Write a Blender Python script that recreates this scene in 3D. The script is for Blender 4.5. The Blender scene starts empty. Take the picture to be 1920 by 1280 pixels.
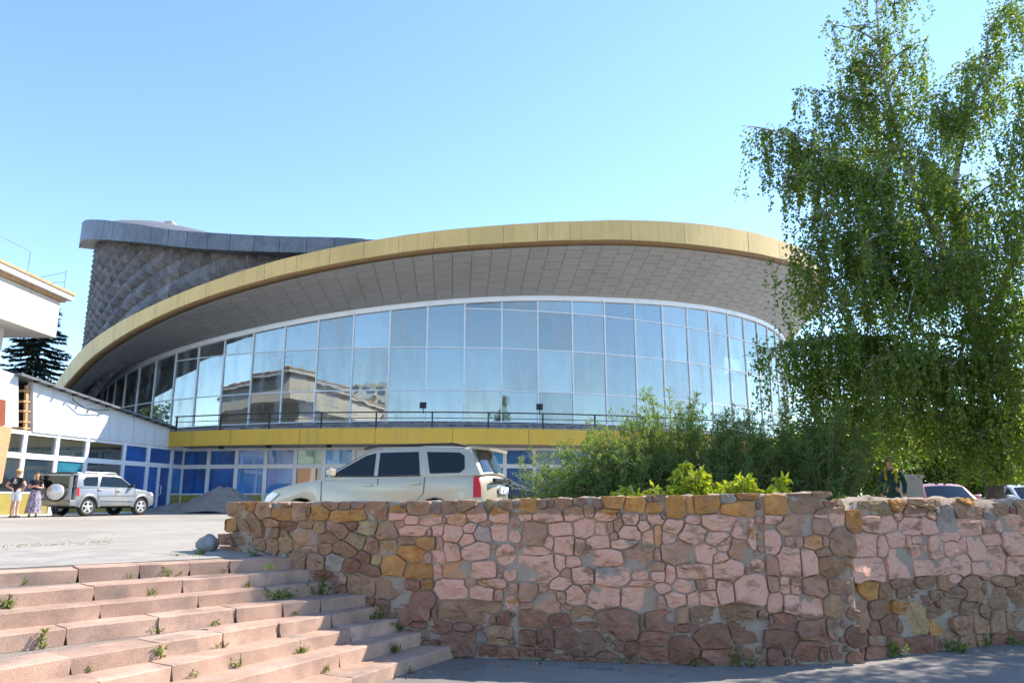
import bpy, bmesh, math, random
import numpy as np
from mathutils import Vector, Matrix
random.seed(7); rng = np.random.default_rng(7)
scn = bpy.context.scene
R = math.radians
# ------------------------------------------------------------------ camera, sky, sun, exposure
F = 1400.0; HORIZON = 933.0; EYE = 1.75
PITCH = math.atan((HORIZON-640)/F)
cam_d = bpy.data.cameras.new('camera'); cam = bpy.data.objects.new('camera', cam_d)
scn.collection.objects.link(cam); scn.camera = cam
cam_d.sensor_width = 36; cam_d.lens = F/1920*36; cam_d.clip_start = .1; cam_d.clip_end = 3000
cam.location = (0, 0, EYE); cam.rotation_euler = (R(90)+PITCH, 0, 0)
SUN_AZ, SUN_EL = R(26), R(44)            # azimuth from +X towards +Y
SUN = Vector((math.cos(SUN_EL)*math.cos(SUN_AZ), math.cos(SUN_EL)*math.sin(SUN_AZ), math.sin(SUN_EL)))
w = bpy.data.worlds.new('World'); scn.world = w; w.use_nodes = True
nt = w.node_tree; bg = nt.nodes['Background']
sky = nt.nodes.new('ShaderNodeTexSky'); sky.sky_type = 'NISHITA'; sky.sun_disc = False
sky.sun_elevation = SUN_EL; sky.sun_rotation = R(90)-SUN_AZ
sky.air_density = 1.0; sky.dust_density = 0.0; sky.ozone_density = 4.2; sky.altitude = 0
nt.links.new(sky.outputs[0], bg.inputs[0]); bg.inputs[1].default_value = 0.12
sl = bpy.data.lights.new('sun', 'SUN'); sl.energy = 3.4; sl.angle = R(.53); sl.color = (1, .90, .78)
so = bpy.data.objects.new('sun', sl); scn.collection.objects.link(so)
so.rotation_euler = (-SUN).to_track_quat('-Z', 'Y').to_euler()
vs = scn.view_settings; vs.view_transform = 'Standard'; vs.look = 'None'; vs.exposure = 1.6; vs.gamma = 1
scn.cycles.max_bounces = 8; scn.cycles.transparent_max_bounces = 12

# ------------------------------------------------------------------ helpers
CP, SP = math.cos(PITCH), math.sin(PITCH)
def ray(px, py):
    u = (px-960)/F; v = (640-py)/F
    return Vector((u, CP-v*SP, SP+v*CP))
def on_z(px, py, z):
    d = ray(px, py); k = (z-EYE)/d.z; return Vector((d.x*k, d.y*k, z))
def on_y(px, py, Y):
    d = ray(px, py); k = Y/d.y; return Vector((d.x*k, Y, EYE+d.z*k))
CC = Vector((-5.6, 74.8))
def cyl(phi, rad, z):
    return Vector((CC.x+rad*math.sin(R(phi)), CC.y-rad*math.cos(R(phi)), z))
col = scn.collection
W = {}
def empty(name, loc=(0, 0, 0), rz=0, label=None, cat=None, group=None):
    o = bpy.data.objects.new(name, None); col.objects.link(o)
    o.location = loc; o.rotation_euler = (0, 0, rz); o.empty_display_size = .2
    W[o] = Matrix.Translation(Vector(loc)) @ Matrix.Rotation(rz, 4, 'Z')
    tag(o, label, cat, group); return o
def tag(o, label=None, cat=None, group=None, kind=None):
    if label: o['label'] = label
    if cat: o['category'] = cat
    if group: o['group'] = group
    if kind: o['kind'] = kind
    return o
def link(name, me, mat, parent=None):
    o = bpy.data.objects.new(name, me); col.objects.link(o)
    if mat is not None: me.materials.append(mat)
    if parent is not None: o.parent = parent
    W[o] = W[parent] if parent is not None else Matrix.Identity(4)
    return o
class MB:
    def __init__(s): s.v = []; s.f = []
    def add(s, vs, fs):
        b = len(s.v); s.v += [tuple(x) for x in vs]; s.f += [tuple(i+b for i in f) for f in fs]; return s
    def box(s, x0, x1, y0, y1, z0, z1):
        return s.add([(x0,y0,z0),(x1,y0,z0),(x1,y1,z0),(x0,y1,z0),(x0,y0,z1),(x1,y0,z1),(x1,y1,z1),(x0,y1,z1)],
                     [(0,3,2,1),(4,5,6,7),(0,1,5,4),(1,2,6,5),(2,3,7,6),(3,0,4,7)])
    def hexa(s, lo, hi):   # two quads of 4 points, lo then hi
        return s.add(list(lo)+list(hi), [(0,3,2,1),(4,5,6,7),(0,1,5,4),(1,2,6,5),(2,3,7,6),(3,0,4,7)])
    def bar(s, a, b, wd, ht, up=(0,0,1)):
        a = Vector(a); b = Vector(b); d = (b-a).normalized(); u = Vector(up)
        sd = d.cross(u)
        if sd.length < 1e-4: sd = d.cross(Vector((1,0,0)))
        sd.normalize(); u = sd.cross(d)
        q = lambda p: [p-sd*wd/2-u*ht/2, p+sd*wd/2-u*ht/2, p+sd*wd/2+u*ht/2, p-sd*wd/2+u*ht/2]
        return s.hexa(q(a), q(b))
    def tube(s, path, rad, n=6, caps=True):
        path = [Vector(p) for p in path]; b = len(s.v)
        if not hasattr(rad, '__len__'): rad = [rad]*len(path)
        x = None
        for i, p in enumerate(path):
            d = (path[min(i+1, len(path)-1)]-path[max(i-1, 0)])
            d = d.normalized() if d.length > 1e-9 else Vector((0,0,1))
            if x is None:
                x = d.orthogonal().normalized()
            else:
                x = (x-d*x.dot(d)); x = x.normalized() if x.length > 1e-6 else d.orthogonal().normalized()
            y = d.cross(x)
            for k in range(n):
                a = 2*math.pi*k/n
                s.v.append(tuple(p+(x*math.cos(a)+y*math.sin(a))*rad[i]))
        for i in range(len(path)-1):
            for k in range(n):
                k2 = (k+1) % n
                s.f.append((b+i*n+k, b+i*n+k2, b+(i+1)*n+k2, b+(i+1)*n+k))
        if caps:
            s.f.append(tuple(b+k for k in range(n))[::-1]); s.f.append(tuple(b+(len(path)-1)*n+k for k in range(n)))
        return s
    def lathe(s, prof, n=16, M=None, cap=True):   # prof (r,z) about z
        b = len(s.v); M = M or Matrix.Identity(4)
        for r, z in prof:
            for k in range(n):
                a = 2*math.pi*k/n; s.v.append(tuple(M @ Vector((r*math.cos(a), r*math.sin(a), z))))
        for i in range(len(prof)-1):
            for k in range(n):
                k2 = (k+1) % n; s.f.append((b+i*n+k, b+i*n+k2, b+(i+1)*n+k2, b+(i+1)*n+k))
        if cap:
            s.f.append(tuple(b+k for k in range(n))[::-1]); s.f.append(tuple(b+(len(prof)-1)*n+k for k in range(n)))
        return s
    def grid(s, P):
        b = len(s.v); n = len(P[0])
        for row in P: s.v += [tuple(p) for p in row]
        for i in range(len(P)-1):
            for j in range(n-1):
                s.f.append((b+i*n+j, b+i*n+j+1, b+(i+1)*n+j+1, b+(i+1)*n+j))
        return s
    def build(s, name, mat, parent=None, smooth=False, local=False, fix=True):
        me = bpy.data.meshes.new(name); vs_ = s.v
        if parent is not None and not local:
            inv = W[parent].inverted(); vs_ = [tuple(inv @ Vector(p)) for p in vs_]
        me.from_pydata(vs_, [], s.f)
        if fix:
            bm = bmesh.new(); bm.from_mesh(me); bmesh.ops.recalc_face_normals(bm, faces=bm.faces); bm.to_mesh(me); bm.free()
        if smooth: me.polygons.foreach_set('use_smooth', [True]*len(me.polygons))
        me.update(); return link(name, me, mat, parent)
def bevel(o, width=.02, seg=2, angle=30):
    m = o.modifiers.new('bevel', 'BEVEL'); m.width = width; m.segments = seg; m.limit_method = 'ANGLE'; m.angle_limit = R(angle)
    return o

# ------------------------------------------------------------------ materials
def rgb(h): return tuple(((int(h[i:i+2], 16)/255)/12.92 if int(h[i:i+2], 16)/255 <= .04045 else ((int(h[i:i+2], 16)/255+.055)/1.055)**2.4) for i in (0, 2, 4))
def nodes(name):
    m = bpy.data.materials.new(name); m.use_nodes = True; n = m.node_tree
    return m, n, n.nodes, n.links, n.nodes['Principled BSDF']
def noise(n, vec, scale, detail=4, rough=.6):
    t = n.nodes.new('ShaderNodeTexNoise'); t.inputs['Scale'].default_value = scale
    t.inputs['Detail'].default_value = detail; t.inputs['Roughness'].default_value = rough
    if vec is not None: n.links.new(vec, t.inputs['Vector'])
    return t.outputs['Fac']
def mix(n, fac, a, b, mode='MIX'):
    t = n.nodes.new('ShaderNodeMix'); t.data_type = 'RGBA'; t.blend_type = mode
    for k, v in ((0, fac), (6, a), (7, b)):
        if hasattr(v, 'links') or hasattr(v, 'is_linked'): n.links.new(v, t.inputs[k])
        else: t.inputs[k].default_value = v if k == 0 else (*v, 1)[:4]
    return t.outputs[2]
def ramp(n, fac, lo, hi, a=0.0, b=1.0):
    t = n.nodes.new('ShaderNodeMapRange'); t.inputs[1].default_value = lo; t.inputs[2].default_value = hi
    t.inputs[3].default_value = a; t.inputs[4].default_value = b; n.links.new(fac, t.inputs[0]); return t.outputs[0]
def math_(n, op, a, b=None):
    t = n.nodes.new('ShaderNodeMath'); t.operation = op
    for k, v in ((0, a), (1, b)):
        if v is None: continue
        if hasattr(v, 'is_linked'): n.links.new(v, t.inputs[k])
        else: t.inputs[k].default_value = v
    return t.outputs[0]
def bump(n, p, h, strength, dist=.02):
    b = n.nodes.new('ShaderNodeBump'); b.inputs['Strength'].default_value = strength; b.inputs['Distance'].default_value = dist
    n.links.new(h, b.inputs['Height']); n.links.new(b.outputs[0], p.inputs['Normal'])
def pos(n): return n.nodes.new('ShaderNodeNewGeometry').outputs['Position']
def M(name, c, rough=.7, metal=0, var=.12, scale=1.5, fine=25, bs=.0, bscale=40, spec=.4, rnd=0.0, dirt=None, coat=0, streak=None):
    """base colour with two scales of noise, optional per-object variation, optional dirt colour in patches, bump"""
    m, n, N, L, p = nodes(name); P = pos(n)
    a = noise(n, P, scale, 5); b = noise(n, P, fine, 3)
    k = math_(n, 'ADD', ramp(n, a, .3, .7, 1-var, 1+var), ramp(n, b, .3, .7, -var*.6, var*.6))
    if rnd:
        oi = N.new('ShaderNodeObjectInfo'); k = math_(n, 'MULTIPLY', k, ramp(n, oi.outputs['Random'], 0, 1, 1-rnd, 1+rnd))
    cc = N.new('ShaderNodeCombineXYZ')
    for i in range(3): L.new(k, cc.inputs[i])
    base = mix(n, 1.0, c, cc.outputs[0], 'MULTIPLY')
    if dirt:
        dc, amt, ds = dirt; base = mix(n, ramp(n, noise(n, P, ds, 6, .7), .5, .72, 0, amt), base, dc)
    if streak:                       # rain runs: noise stretched down the surface
        sc_, amt = streak; mp = N.new('ShaderNodeMapping'); mp.inputs['Scale'].default_value = (1, 1, .05); L.new(P, mp.inputs[0])
        base = mix(n, math_(n, 'MULTIPLY', ramp(n, noise(n, mp.outputs[0], 3.2, 5, .7), .5, .68, 0, amt), ramp(n, a, .35, .6, .2, 1)), base, sc_)
    L.new(base, p.inputs['Base Color'])
    p.inputs['Roughness'].default_value = rough; p.inputs['Metallic'].default_value = metal
    p.inputs['Specular IOR Level'].default_value = spec; p.inputs['Coat Weight'].default_value = coat
    if bs: bump(n, p, noise(n, P, bscale, 4), bs)
    return m
def leaf_mat(name, c, c2, trans=.45, rough=.45):
    m, n, N, L, p = nodes(name); g = N.new('ShaderNodeNewGeometry'); out = N['Material Output']
    base = mix(n, g.outputs['Random Per Island'], c, c2)
    L.new(base, p.inputs['Base Color']); p.inputs['Roughness'].default_value = rough; p.inputs['Specular IOR Level'].default_value = .35
    t = N.new('ShaderNodeBsdfTranslucent'); L.new(mix(n, 1.0, base, (1.5, 1.45, .5), 'MULTIPLY'), t.inputs['Color'])
    x = N.new('ShaderNodeMixShader'); x.inputs[0].default_value = trans
    L.new(p.outputs[0], x.inputs[1]); L.new(t.outputs[0], x.inputs[2]); L.new(x.outputs[0], out.inputs[0]); return m
def glass_mat(name, refl, tint, rough=.0, back=(.9, .9, .9), smear=0.0, fres=.35):
    """coated facade glass: mirror part tinted by the coating, the rest lets tinted light through"""
    m, n, N, L, p = nodes(name); out = N['Material Output']; P = pos(n)
    g = N.new('ShaderNodeBsdfGlossy'); g.inputs['Color'].default_value = (*tint, 1); g.inputs['Roughness'].default_value = rough
    t = N.new('ShaderNodeBsdfTransparent'); t.inputs['Color'].default_value = (*back, 1)
    lw = N.new('ShaderNodeLayerWeight'); lw.inputs[0].default_value = .25
    f = ramp(n, lw.outputs['Facing'], 0, 1, refl, min(1, refl+fres))
    x = N.new('ShaderNodeMixShader'); L.new(f, x.inputs[0]); L.new(t.outputs[0], x.inputs[1]); L.new(g.outputs[0], x.inputs[2])
    last = x.outputs[0]
    if smear:
        d = N.new('ShaderNodeBsdfDiffuse'); d.inputs['Color'].default_value = (.45, .5, .52, 1)
        mp = N.new('ShaderNodeMapping'); mp.inputs['Scale'].default_value = (1, 1, .25); L.new(P, mp.inputs[0])
        y = N.new('ShaderNodeMixShader'); L.new(ramp(n, noise(n, mp.outputs[0], 1.3, 6), .45, .8, .03, smear), y.inputs[0])
        L.new(last, y.inputs[1]); L.new(d.outputs[0], y.inputs[2]); last = y.outputs[0]
    b = N.new('ShaderNodeBump'); b.inputs['Strength'].default_value = .035; b.inputs['Distance'].default_value = .1
    L.new(noise(n, P, .8, 2), b.inputs['Height']); L.new(b.outputs[0], g.inputs['Normal'])
    L.new(last, out.inputs[0]); return m
def foil_mat(name, c, refl=.35):
    m, n, N, L, p = nodes(name); P = pos(n)
    L.new(mix(n, ramp(n, noise(n, P, .9, 4), .35, .7), c, tuple(x*.45 for x in c)), p.inputs['Base Color'])
    p.inputs['Roughness'].default_value = .35; out = N['Material Output']
    g = N.new('ShaderNodeBsdfGlossy'); g.inputs['Roughness'].default_value = .01
    b = N.new('ShaderNodeBump'); b.inputs['Strength'].default_value = .25; L.new(noise(n, P, 2.2, 3), b.inputs['Height'])
    L.new(b.outputs[0], p.inputs['Normal'])
    x = N.new('ShaderNodeMixShader'); x.inputs[0].default_value = refl
    L.new(p.outputs[0], x.inputs[1]); L.new(g.outputs[0], x.inputs[2]); L.new(x.outputs[0], out.inputs[0]); return m
def asphalt_mat(name, c, crack=True, patch=(.5, .8)):
    m, n, N, L, p = nodes(name); P = pos(n)
    a = noise(n, P, .35, 6, .65); b = noise(n, P, 90, 3); d = noise(n, P, 4, 5)
    k = math_(n, 'ADD', math_(n, 'ADD', ramp(n, a, .3, .7, .82, 1.14), ramp(n, b, .2, .8, -.16, .16)), ramp(n, d, .3, .7, -.07, .07))
    cc = N.new('ShaderNodeCombineXYZ')
    for i in range(3): L.new(k, cc.inputs[i])
    base = mix(n, 1.0, c, cc.outputs[0], 'MULTIPLY')
    if crack:
        v = N.new('ShaderNodeTexVoronoi'); v.feature = 'DISTANCE_TO_EDGE'; v.inputs['Scale'].default_value = .55
        wv = mix(n, .12, P, P); vm = N.new('ShaderNodeVectorMath'); vm.operation = 'ADD'
        nz = N.new('ShaderNodeTexNoise'); nz.inputs['Scale'].default_value = 2.5; L.new(P, nz.inputs['Vector'])
        L.new(P, vm.inputs[0]); L.new(nz.outputs['Color'], vm.inputs[1]); L.new(vm.outputs[0], v.inputs['Vector'])
        base = mix(n, math_(n, 'MULTIPLY', ramp(n, v.outputs['Distance'], .004, .012, .6, 0), ramp(n, a, .5, .56, 0, 1)), base, tuple(x*.35 for x in c))
    v2 = N.new('ShaderNodeTexVoronoi'); v2.inputs['Scale'].default_value = .23; L.new(P, v2.inputs['Vector'])      # repair patches and oil stains
    sc = N.new('ShaderNodeSeparateColor'); L.new(v2.outputs['Color'], sc.inputs[0])
    base = mix(n, ramp(n, sc.outputs[0], .68, .72, 0, .35), base, tuple(x*.62 for x in c))
    base = mix(n, ramp(n, noise(n, P, .8, 5, .7), .60, .74, 0, .5), base, tuple(x*.5 for x in c))
    L.new(base, p.inputs['Base Color']); p.inputs['Roughness'].default_value = .9; p.inputs['Specular IOR Level'].default_value = .2
    bump(n, p, b, .5, .006); return m
def stone_mat():
    m, n, N, L, p = nodes('rubble_stone'); P = pos(n); oi = N.new('ShaderNodeObjectInfo')
    a = noise(n, P, 7, 6, .65); b = noise(n, P, 45, 4)
    k = math_(n, 'ADD', ramp(n, a, .3, .7, .72, 1.22), ramp(n, b, .25, .75, -.2, .2))
    cc = N.new('ShaderNodeCombineXYZ')
    for i in range(3): L.new(k, cc.inputs[i])
    base = mix(n, 1.0, oi.outputs['Color'], cc.outputs[0], 'MULTIPLY')
    base = mix(n, ramp(n, noise(n, P, 3.1, 4), .52, .7, 0, .4), base, (.19, .14, .12))       # stained patches
    sep = N.new('ShaderNodeSeparateXYZ'); L.new(P, sep.inputs[0])
    edge = math_(n, 'ADD', sep.outputs[2], ramp(n, noise(n, P, 9, 4), 0, 1, -.06, .06))
    mask = math_(n, 'MULTIPLY', ramp(n, edge, 1.555, 1.575, 1, 0), ramp(n, edge, .50, .53, 0, 1))
    mp = N.new('ShaderNodeMapping'); mp.inputs['Scale'].default_value = (1, 1, 2.2); mp.inputs['Rotation'].default_value = (0, .5, .2); L.new(P, mp.inputs[0])
    holes = ramp(n, noise(n, mp.outputs[0], 2.6, 6, .7), .54, .60, 1, .12)
    mask = math_(n, 'MULTIPLY', mask, math_(n, 'MULTIPLY', holes, oi.outputs['Alpha']))
    pink = mix(n, noise(n, P, 14, 4), (.68, .375, .27), (.57, .31, .22))
    base = mix(n, math_(n, 'MULTIPLY', mask, ramp(n, b, .25, .45, .72, 1)), base, pink)
    L.new(base, p.inputs['Base Color']); p.inputs['Roughness'].default_value = .85; p.inputs['Specular IOR Level'].default_value = .25
    bump(n, p, math_(n, 'ADD', a, math_(n, 'MULTIPLY', b, .5)), .75, .02); return m
def mortar_mat():
    m, n, N, L, p = nodes('lime_mortar'); P = pos(n)
    base = mix(n, noise(n, P, 12, 5), (.28, .215, .165), (.42, .345, .27))
    base = mix(n, ramp(n, noise(n, P, 2.2, 5), .5, .65, 0, .45), base, (.42, .26, .19))
    L.new(base, p.inputs['Base Color']); p.inputs['Roughness'].default_value = .95
    bump(n, p, noise(n, P, 55, 5), .9, .02); return m
def brick_mat(name, c1, c2, mo, sc, w_=.5, h_=.25):
    m, n, N, L, p = nodes(name); P = pos(n); s = N.new('ShaderNodeSeparateXYZ'); L.new(P, s.inputs[0])
    c = N.new('ShaderNodeCombineXYZ'); L.new(math_(n, 'ADD', s.outputs[0], s.outputs[1]), c.inputs[0]); L.new(s.outputs[2], c.inputs[1])
    t = N.new('ShaderNodeTexBrick'); t.inputs['Scale'].default_value = sc; t.inputs['Mortar Size'].default_value = .02
    t.inputs['Brick Width'].default_value = w_; t.inputs['Row Height'].default_value = h_
    for k, v in (('Color1', c1), ('Color2', c2), ('Mortar', mo)): t.inputs[k].default_value = (*v, 1)
    L.new(c.outputs[0], t.inputs['Vector']); L.new(t.outputs[0], p.inputs['Base Color']); p.inputs['Roughness'].default_value = .85; return m
def bark_mat():
    m, n, N, L, p = nodes('birch_bark'); P = pos(n)
    mp = N.new('ShaderNodeMapping'); mp.inputs['Scale'].default_value = (4, 4, 14); L.new(P, mp.inputs[0])
    pale = mix(n, ramp(n, noise(n, mp.outputs[0], 1.2, 5), .47, .58), (.55, .51, .46), (.06, .05, .045))
    sp = N.new('ShaderNodeSeparateXYZ'); L.new(P, sp.inputs[0])          # old cracked black bark at the foot of the trunk
    ft = math_(n, 'ADD', sp.outputs[2], ramp(n, noise(n, P, 3, 4), 0, 1, -1.1, 1.1))
    L.new(mix(n, ramp(n, ft, 2.4, 3.8, .92, 0), pale, (.045, .038, .032)), p.inputs['Base Color'])
    p.inputs['Roughness'].default_value = .85; return m
mt = {}
mt['plaza'] = asphalt_mat('plaza_asphalt', (.32, .30, .265))
mt['pave'] = asphalt_mat('pavement_asphalt', (.22, .205, .185))
mt['concrete'] = M('worn_concrete', (.31, .29, .26), .95, var=.2, scale=2.2, fine=40, bs=.8, bscale=30, dirt=((.22, .20, .17), .7, 1.7))
mt['granite'] = M('pink_granite', (.41, .27, .20), .88, var=.26, scale=2.2, fine=80, bs=.3, bscale=95, rnd=.14, dirt=((.17, .14, .12), .75, 2.6))
mt['bed'] = M('tread_mortar', (.24, .20, .17), .95, var=.2, scale=5, fine=60, bs=.8, bscale=45, dirt=((.2, .19, .15), .6, 3))
mt['stone'] = stone_mat(); mt['mortar'] = mortar_mat()
mt['gold'] = M('gold_panel', (.68, .45, .16), .42, metal=.25, var=.05, scale=.4, fine=6, rnd=.05, spec=.5, dirt=((.40, .28, .10), .35, .5), streak=((.30, .20, .08), .45))
mt['lip'] = M('brown_lip', (.22, .13, .05), .6)
mt['soffit'] = M('soffit_tile', (.30, .29, .28), .6, var=.05, scale=.5, fine=8, rnd=.04, dirt=((.24, .22, .20), .4, .3))
mt['soffit_back'] = M('soffit_joint', (.23, .22, .21), .9)
mt['white'] = M('white_metal', (.78, .79, .80), .45, var=.05, scale=.8, fine=12, dirt=((.45, .44, .42), .35, 1.2))
mt['alu'] = M('aluminium_mullion', (.74, .77, .80), .4, var=.05)
mt['render_white'] = M('white_render', (.62, .64, .66), .75, var=.05, scale=.5, fine=9, dirt=((.55, .55, .54), .4, .6), streak=((.40, .39, .37), .4))
mt['cream'] = M('cream_panel', (.64, .59, .50), .6, var=.04, scale=.4, fine=8)
mt['timber'] = M('raw_timber', (.50, .30, .15), .8, var=.25, scale=4, fine=30)
mt['zinc'] = M('weathered_zinc', (.145, .158, .18), .5, metal=.45, var=.22, scale=.9, fine=7, rnd=.12, dirt=((.26, .28, .30), .5, .8), streak=((.10, .10, .11), .6))
mt['roof'] = M('roof_felt', (.13, .14, .16), .8, var=.2)
mt['drum'] = M('dark_concrete_tile', (.165, .163, .17), .7, var=.34, scale=.55, fine=5, rnd=.2, spec=.5, dirt=((.05, .047, .05), .75, .35), streak=((.34, .34, .35), .45))
mt['yellow'] = M('yellow_band', (.62, .40, .05), .55, var=.06, scale=.5, fine=9, dirt=((.42, .33, .10), .4, .6), streak=((.30, .22, .08), .45))
mt['plinth'] = M('olive_plinth', (.36, .30, .07), .7, var=.1, dirt=((.2, .18, .1), .5, 1.0))
mt['ceil'] = M('stained_ceiling', (.52, .46, .40), .8, var=.1, dirt=((.24, .14, .09), .9, .22))
mt['glass'] = glass_mat('coated_glass', .42, (.62, .655, .63), back=(.66, .70, .68), smear=.5)
mt['glass_v'] = [mt['glass'], glass_mat('dusty_coated_glass', .36, (.62, .65, .62), back=(.70, .72, .69), smear=.68), glass_mat('clean_coated_glass', .50, (.60, .64, .63), back=(.60, .65, .64), smear=.35)]
mt['glass_clear'] = glass_mat('uncoated_glass', .20, (.8, .86, .88), back=(.80, .82, .78), smear=.25, fres=.5)
mt['foil'] = [foil_mat('deep_blue_foil', (.004, .11, .42), .06), foil_mat('blue_foil', (.015, .25, .70), .07), foil_mat('sky_foil', (.05, .40, .85), .08), foil_mat('dark_pane', (.02, .035, .04), .25), foil_mat('teal_foil', (.02, .2, .3), .15), foil_mat('pale_green_foil', (.35, .68, .50), .1)]
mt['black'] = M('black_steel', (.02, .02, .022), .5); mt['rubber'] = M('tyre_rubber', (.03, .029, .028), .9, var=.3)
mt['parapet'] = brick_mat('grey_brick', (.30, .28, .28), (.10, .10, .11), (.36, .35, .35), 1.6)
mt['interior'] = M('interior_plaster', (.46, .46, .44), .8); mt['interior_col'] = M('interior_column', (.50, .62, .72), .6)
mt['floor'] = M('interior_floor', (.28, .26, .24), .6); mt['plank'] = M('plinth_board', (.70, .46, .22), .7, var=.2, scale=5)
mt['brick'] = brick_mat('orange_brick', (.55, .27, .10), (.48, .22, .08), (.5, .42, .34), 3.6)
mt['sign_red'] = M('red_board', (.24, .06, .03), .6)
mt['bark'] = bark_mat(); mt['twig'] = M('twig_bark', (.20, .14, .10), .85, var=.25); mt['darkbark'] = M('dark_bark', (.09, .075, .06), .9, var=.3, scale=6)
mt['birch_leaf'] = leaf_mat('birch_leaf', (.07, .145, .028), (.20, .265, .05), .52)
mt['willow_leaf'] = leaf_mat('willow_leaf', (.10, .175, .05), (.20, .27, .09), .48)
mt['bright_leaf'] = leaf_mat('fresh_leaf', (.20, .30, .03), (.40, .42, .06), .5)
mt['tree_leaf'] = leaf_mat('tree_leaf', (.06, .12, .02), (.14, .19, .03), .45)
mt['weed_leaf'] = leaf_mat('weed_leaf', (.06, .13, .02), (.17, .22, .045), .4)
mt['needle'] = leaf_mat('spruce_needle', (.015, .035, .022), (.035, .06, .035), .15)
mt['sand'] = M('grey_sand', (.24, .215, .19), .95, var=.2, scale=2, fine=30, bs=1.0, bscale=14)
mt['rock'] = M('grey_rock', (.30, .29, .28), .9, var=.25, scale=9, bs=.8, bscale=30)

# ------------------------------------------------------------------ numpy leaf meshes
def unit(a): return a/np.maximum(np.linalg.norm(a, axis=1, keepdims=True), 1e-9)
def leaf_mesh(name, mat, parent, P, D, length, width, fold=0.0):
    """P (n,3) leaf bases in world space, D (n,3) leaf axes; rhombic two-triangle leaves"""
    P = np.asarray(P, float); D = unit(np.asarray(D, float)); n = len(P)
    inv = np.array(W[parent].inverted()) if parent is not None else np.eye(4)
    P = P@inv[:3, :3].T+inv[:3, 3]; D = D@inv[:3, :3].T
    L_ = length*rng.uniform(.65, 1.25, (n, 1)); wd = width*rng.uniform(.7, 1.2, (n, 1))
    S = unit(np.cross(D, rng.normal(size=(n, 3))))
    V = np.stack([P, P+D*L_*.45+S*wd*.5, P+D*L_, P+D*L_*.45-S*wd*.5], 1).reshape(-1, 3)
    me = bpy.data.meshes.new(name); me.vertices.add(4*n); me.vertices.foreach_set('co', V.astype(np.float32).ravel())
    me.loops.add(4*n); me.loops.foreach_set('vertex_index', np.arange(4*n, dtype=np.int32))
    me.polygons.add(n); me.polygons.foreach_set('loop_start', np.arange(0, 4*n, 4, dtype=np.int32)); me.polygons.foreach_set('loop_total', np.full(n, 4, np.int32))
    me.update(calc_edges=True); return link(name, me, mat, parent)
def bez(a, b, c, n):
    t = np.linspace(0, 1, n)[:, None]; a, b, c = map(np.asarray, (a, b, c)); return (1-t)**2*a+2*t*(1-t)*b+t*t*c

# ------------------------------------------------------------------ ground
RISE = .13; PZ = 1.04
def structure(name, mb, mat, smooth=False):
    return tag(mb.build(name, mat, None, smooth), kind='structure')
def plaza_z(x): 
    t = min(1, max(0, (x-5)/8)); return PZ-.24*t*t*(3-2*t)
NOSE = [[(0,1072),(523,1046)],[(0,1112.5),(567,1068)],[(0,1150),(590,1093)],[(0,1190.7),(646,1118)],[(0,1254),(688,1140)],[(333,1245),(731,1162.6)],[(470,1266.7),(783,1186)],[(664,1268),(827,1216)]]
nose = []
for i, (a, b) in enumerate(NOSE):
    z = PZ-RISE*i; A = on_z(*a, z); B = on_z(*b, z); d = (A-B).normalized(); nose.append((B, d, z))   # right end at the wall, direction to the left
WALL = [(-4.5, 11.5), (-3.4, 10.15), (-2.65, 9.42), (-1.0, 9.0), (.5, 8.77), (1.95, 8.56), (3.0, 8.55), (3.62, 8.64)]
WALL2 = [(3.70, 8.74), (6.4, 9.90), (9.6, 11.3), (15, 13.7)]
mb = MB()
S = 1500
mb.add([(-S,-S,0),(S,-S,0),(S,30,0),(-S,30,0)], [(0,1,2,3)])
structure('pavement', mb, mt['pave'])
# the raised plaza: one sheet from the top step and the wall to the horizon, dipping gently on the right
mb = MB()
_bk = Vector((nose[0][1].y, -nose[0][1].x, 0)); _bk = _bk if _bk.y > 0 else -_bk
edge = [(nose[0][0]+nose[0][1]*t+_bk*.38) for t in (14, 7, 3.5, -.2)]
edge = [(-S, edge[0].y)]+[(p.x, p.y) for p in edge]+[(-2.55, 9.6), (-1, 9.3), (.5, 9.05), (1.95, 8.85), (3.6, 8.95), (5, 9.5), (6.5, 10.15), (8, 10.8), (9.6, 11.5), (11.5, 12.4), (13, 13), (15, 13.9), (S, 13.9)]
rows = [[Vector((x, y, plaza_z(x))) for x, y in edge]]
for Y in (16, 22, 40, 90, S):
    rows.append([Vector((x, max(Y, y+.5), plaza_z(x))) for x, y in edge])
mb.grid(rows)
mb.grid([[Vector((x, y, -.1)) for x, y in edge], rows[0]])
structure('plaza', mb, mt['plaza'])
# broken concrete apron behind the top step
ap = [(-420,1075),(-200,1050),(0,1027),(90,1022),(190,1016),(214,1024),(262,1031),(300,1040),(352,1041),(372,1036),(430,1036),(500,1036)]
top = [on_z(x, y, PZ+.006) for x, y in ap]
bot = [nose[0][0]+nose[0][1]*t+_bk*.40+Vector((0, 0, .006)) for t in np.linspace(5.4, .15, len(ap))]
mb = MB(); mid = [[a.lerp(b, k)+Vector((0, 0, .012*math.sin(k*3.1)*random.random())) for a, b in zip(top, bot)] for k in (0, .25, .5, .75, 1)]
mb.grid(mid); structure('concrete_apron', mb, mt['concrete'], True)

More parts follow.
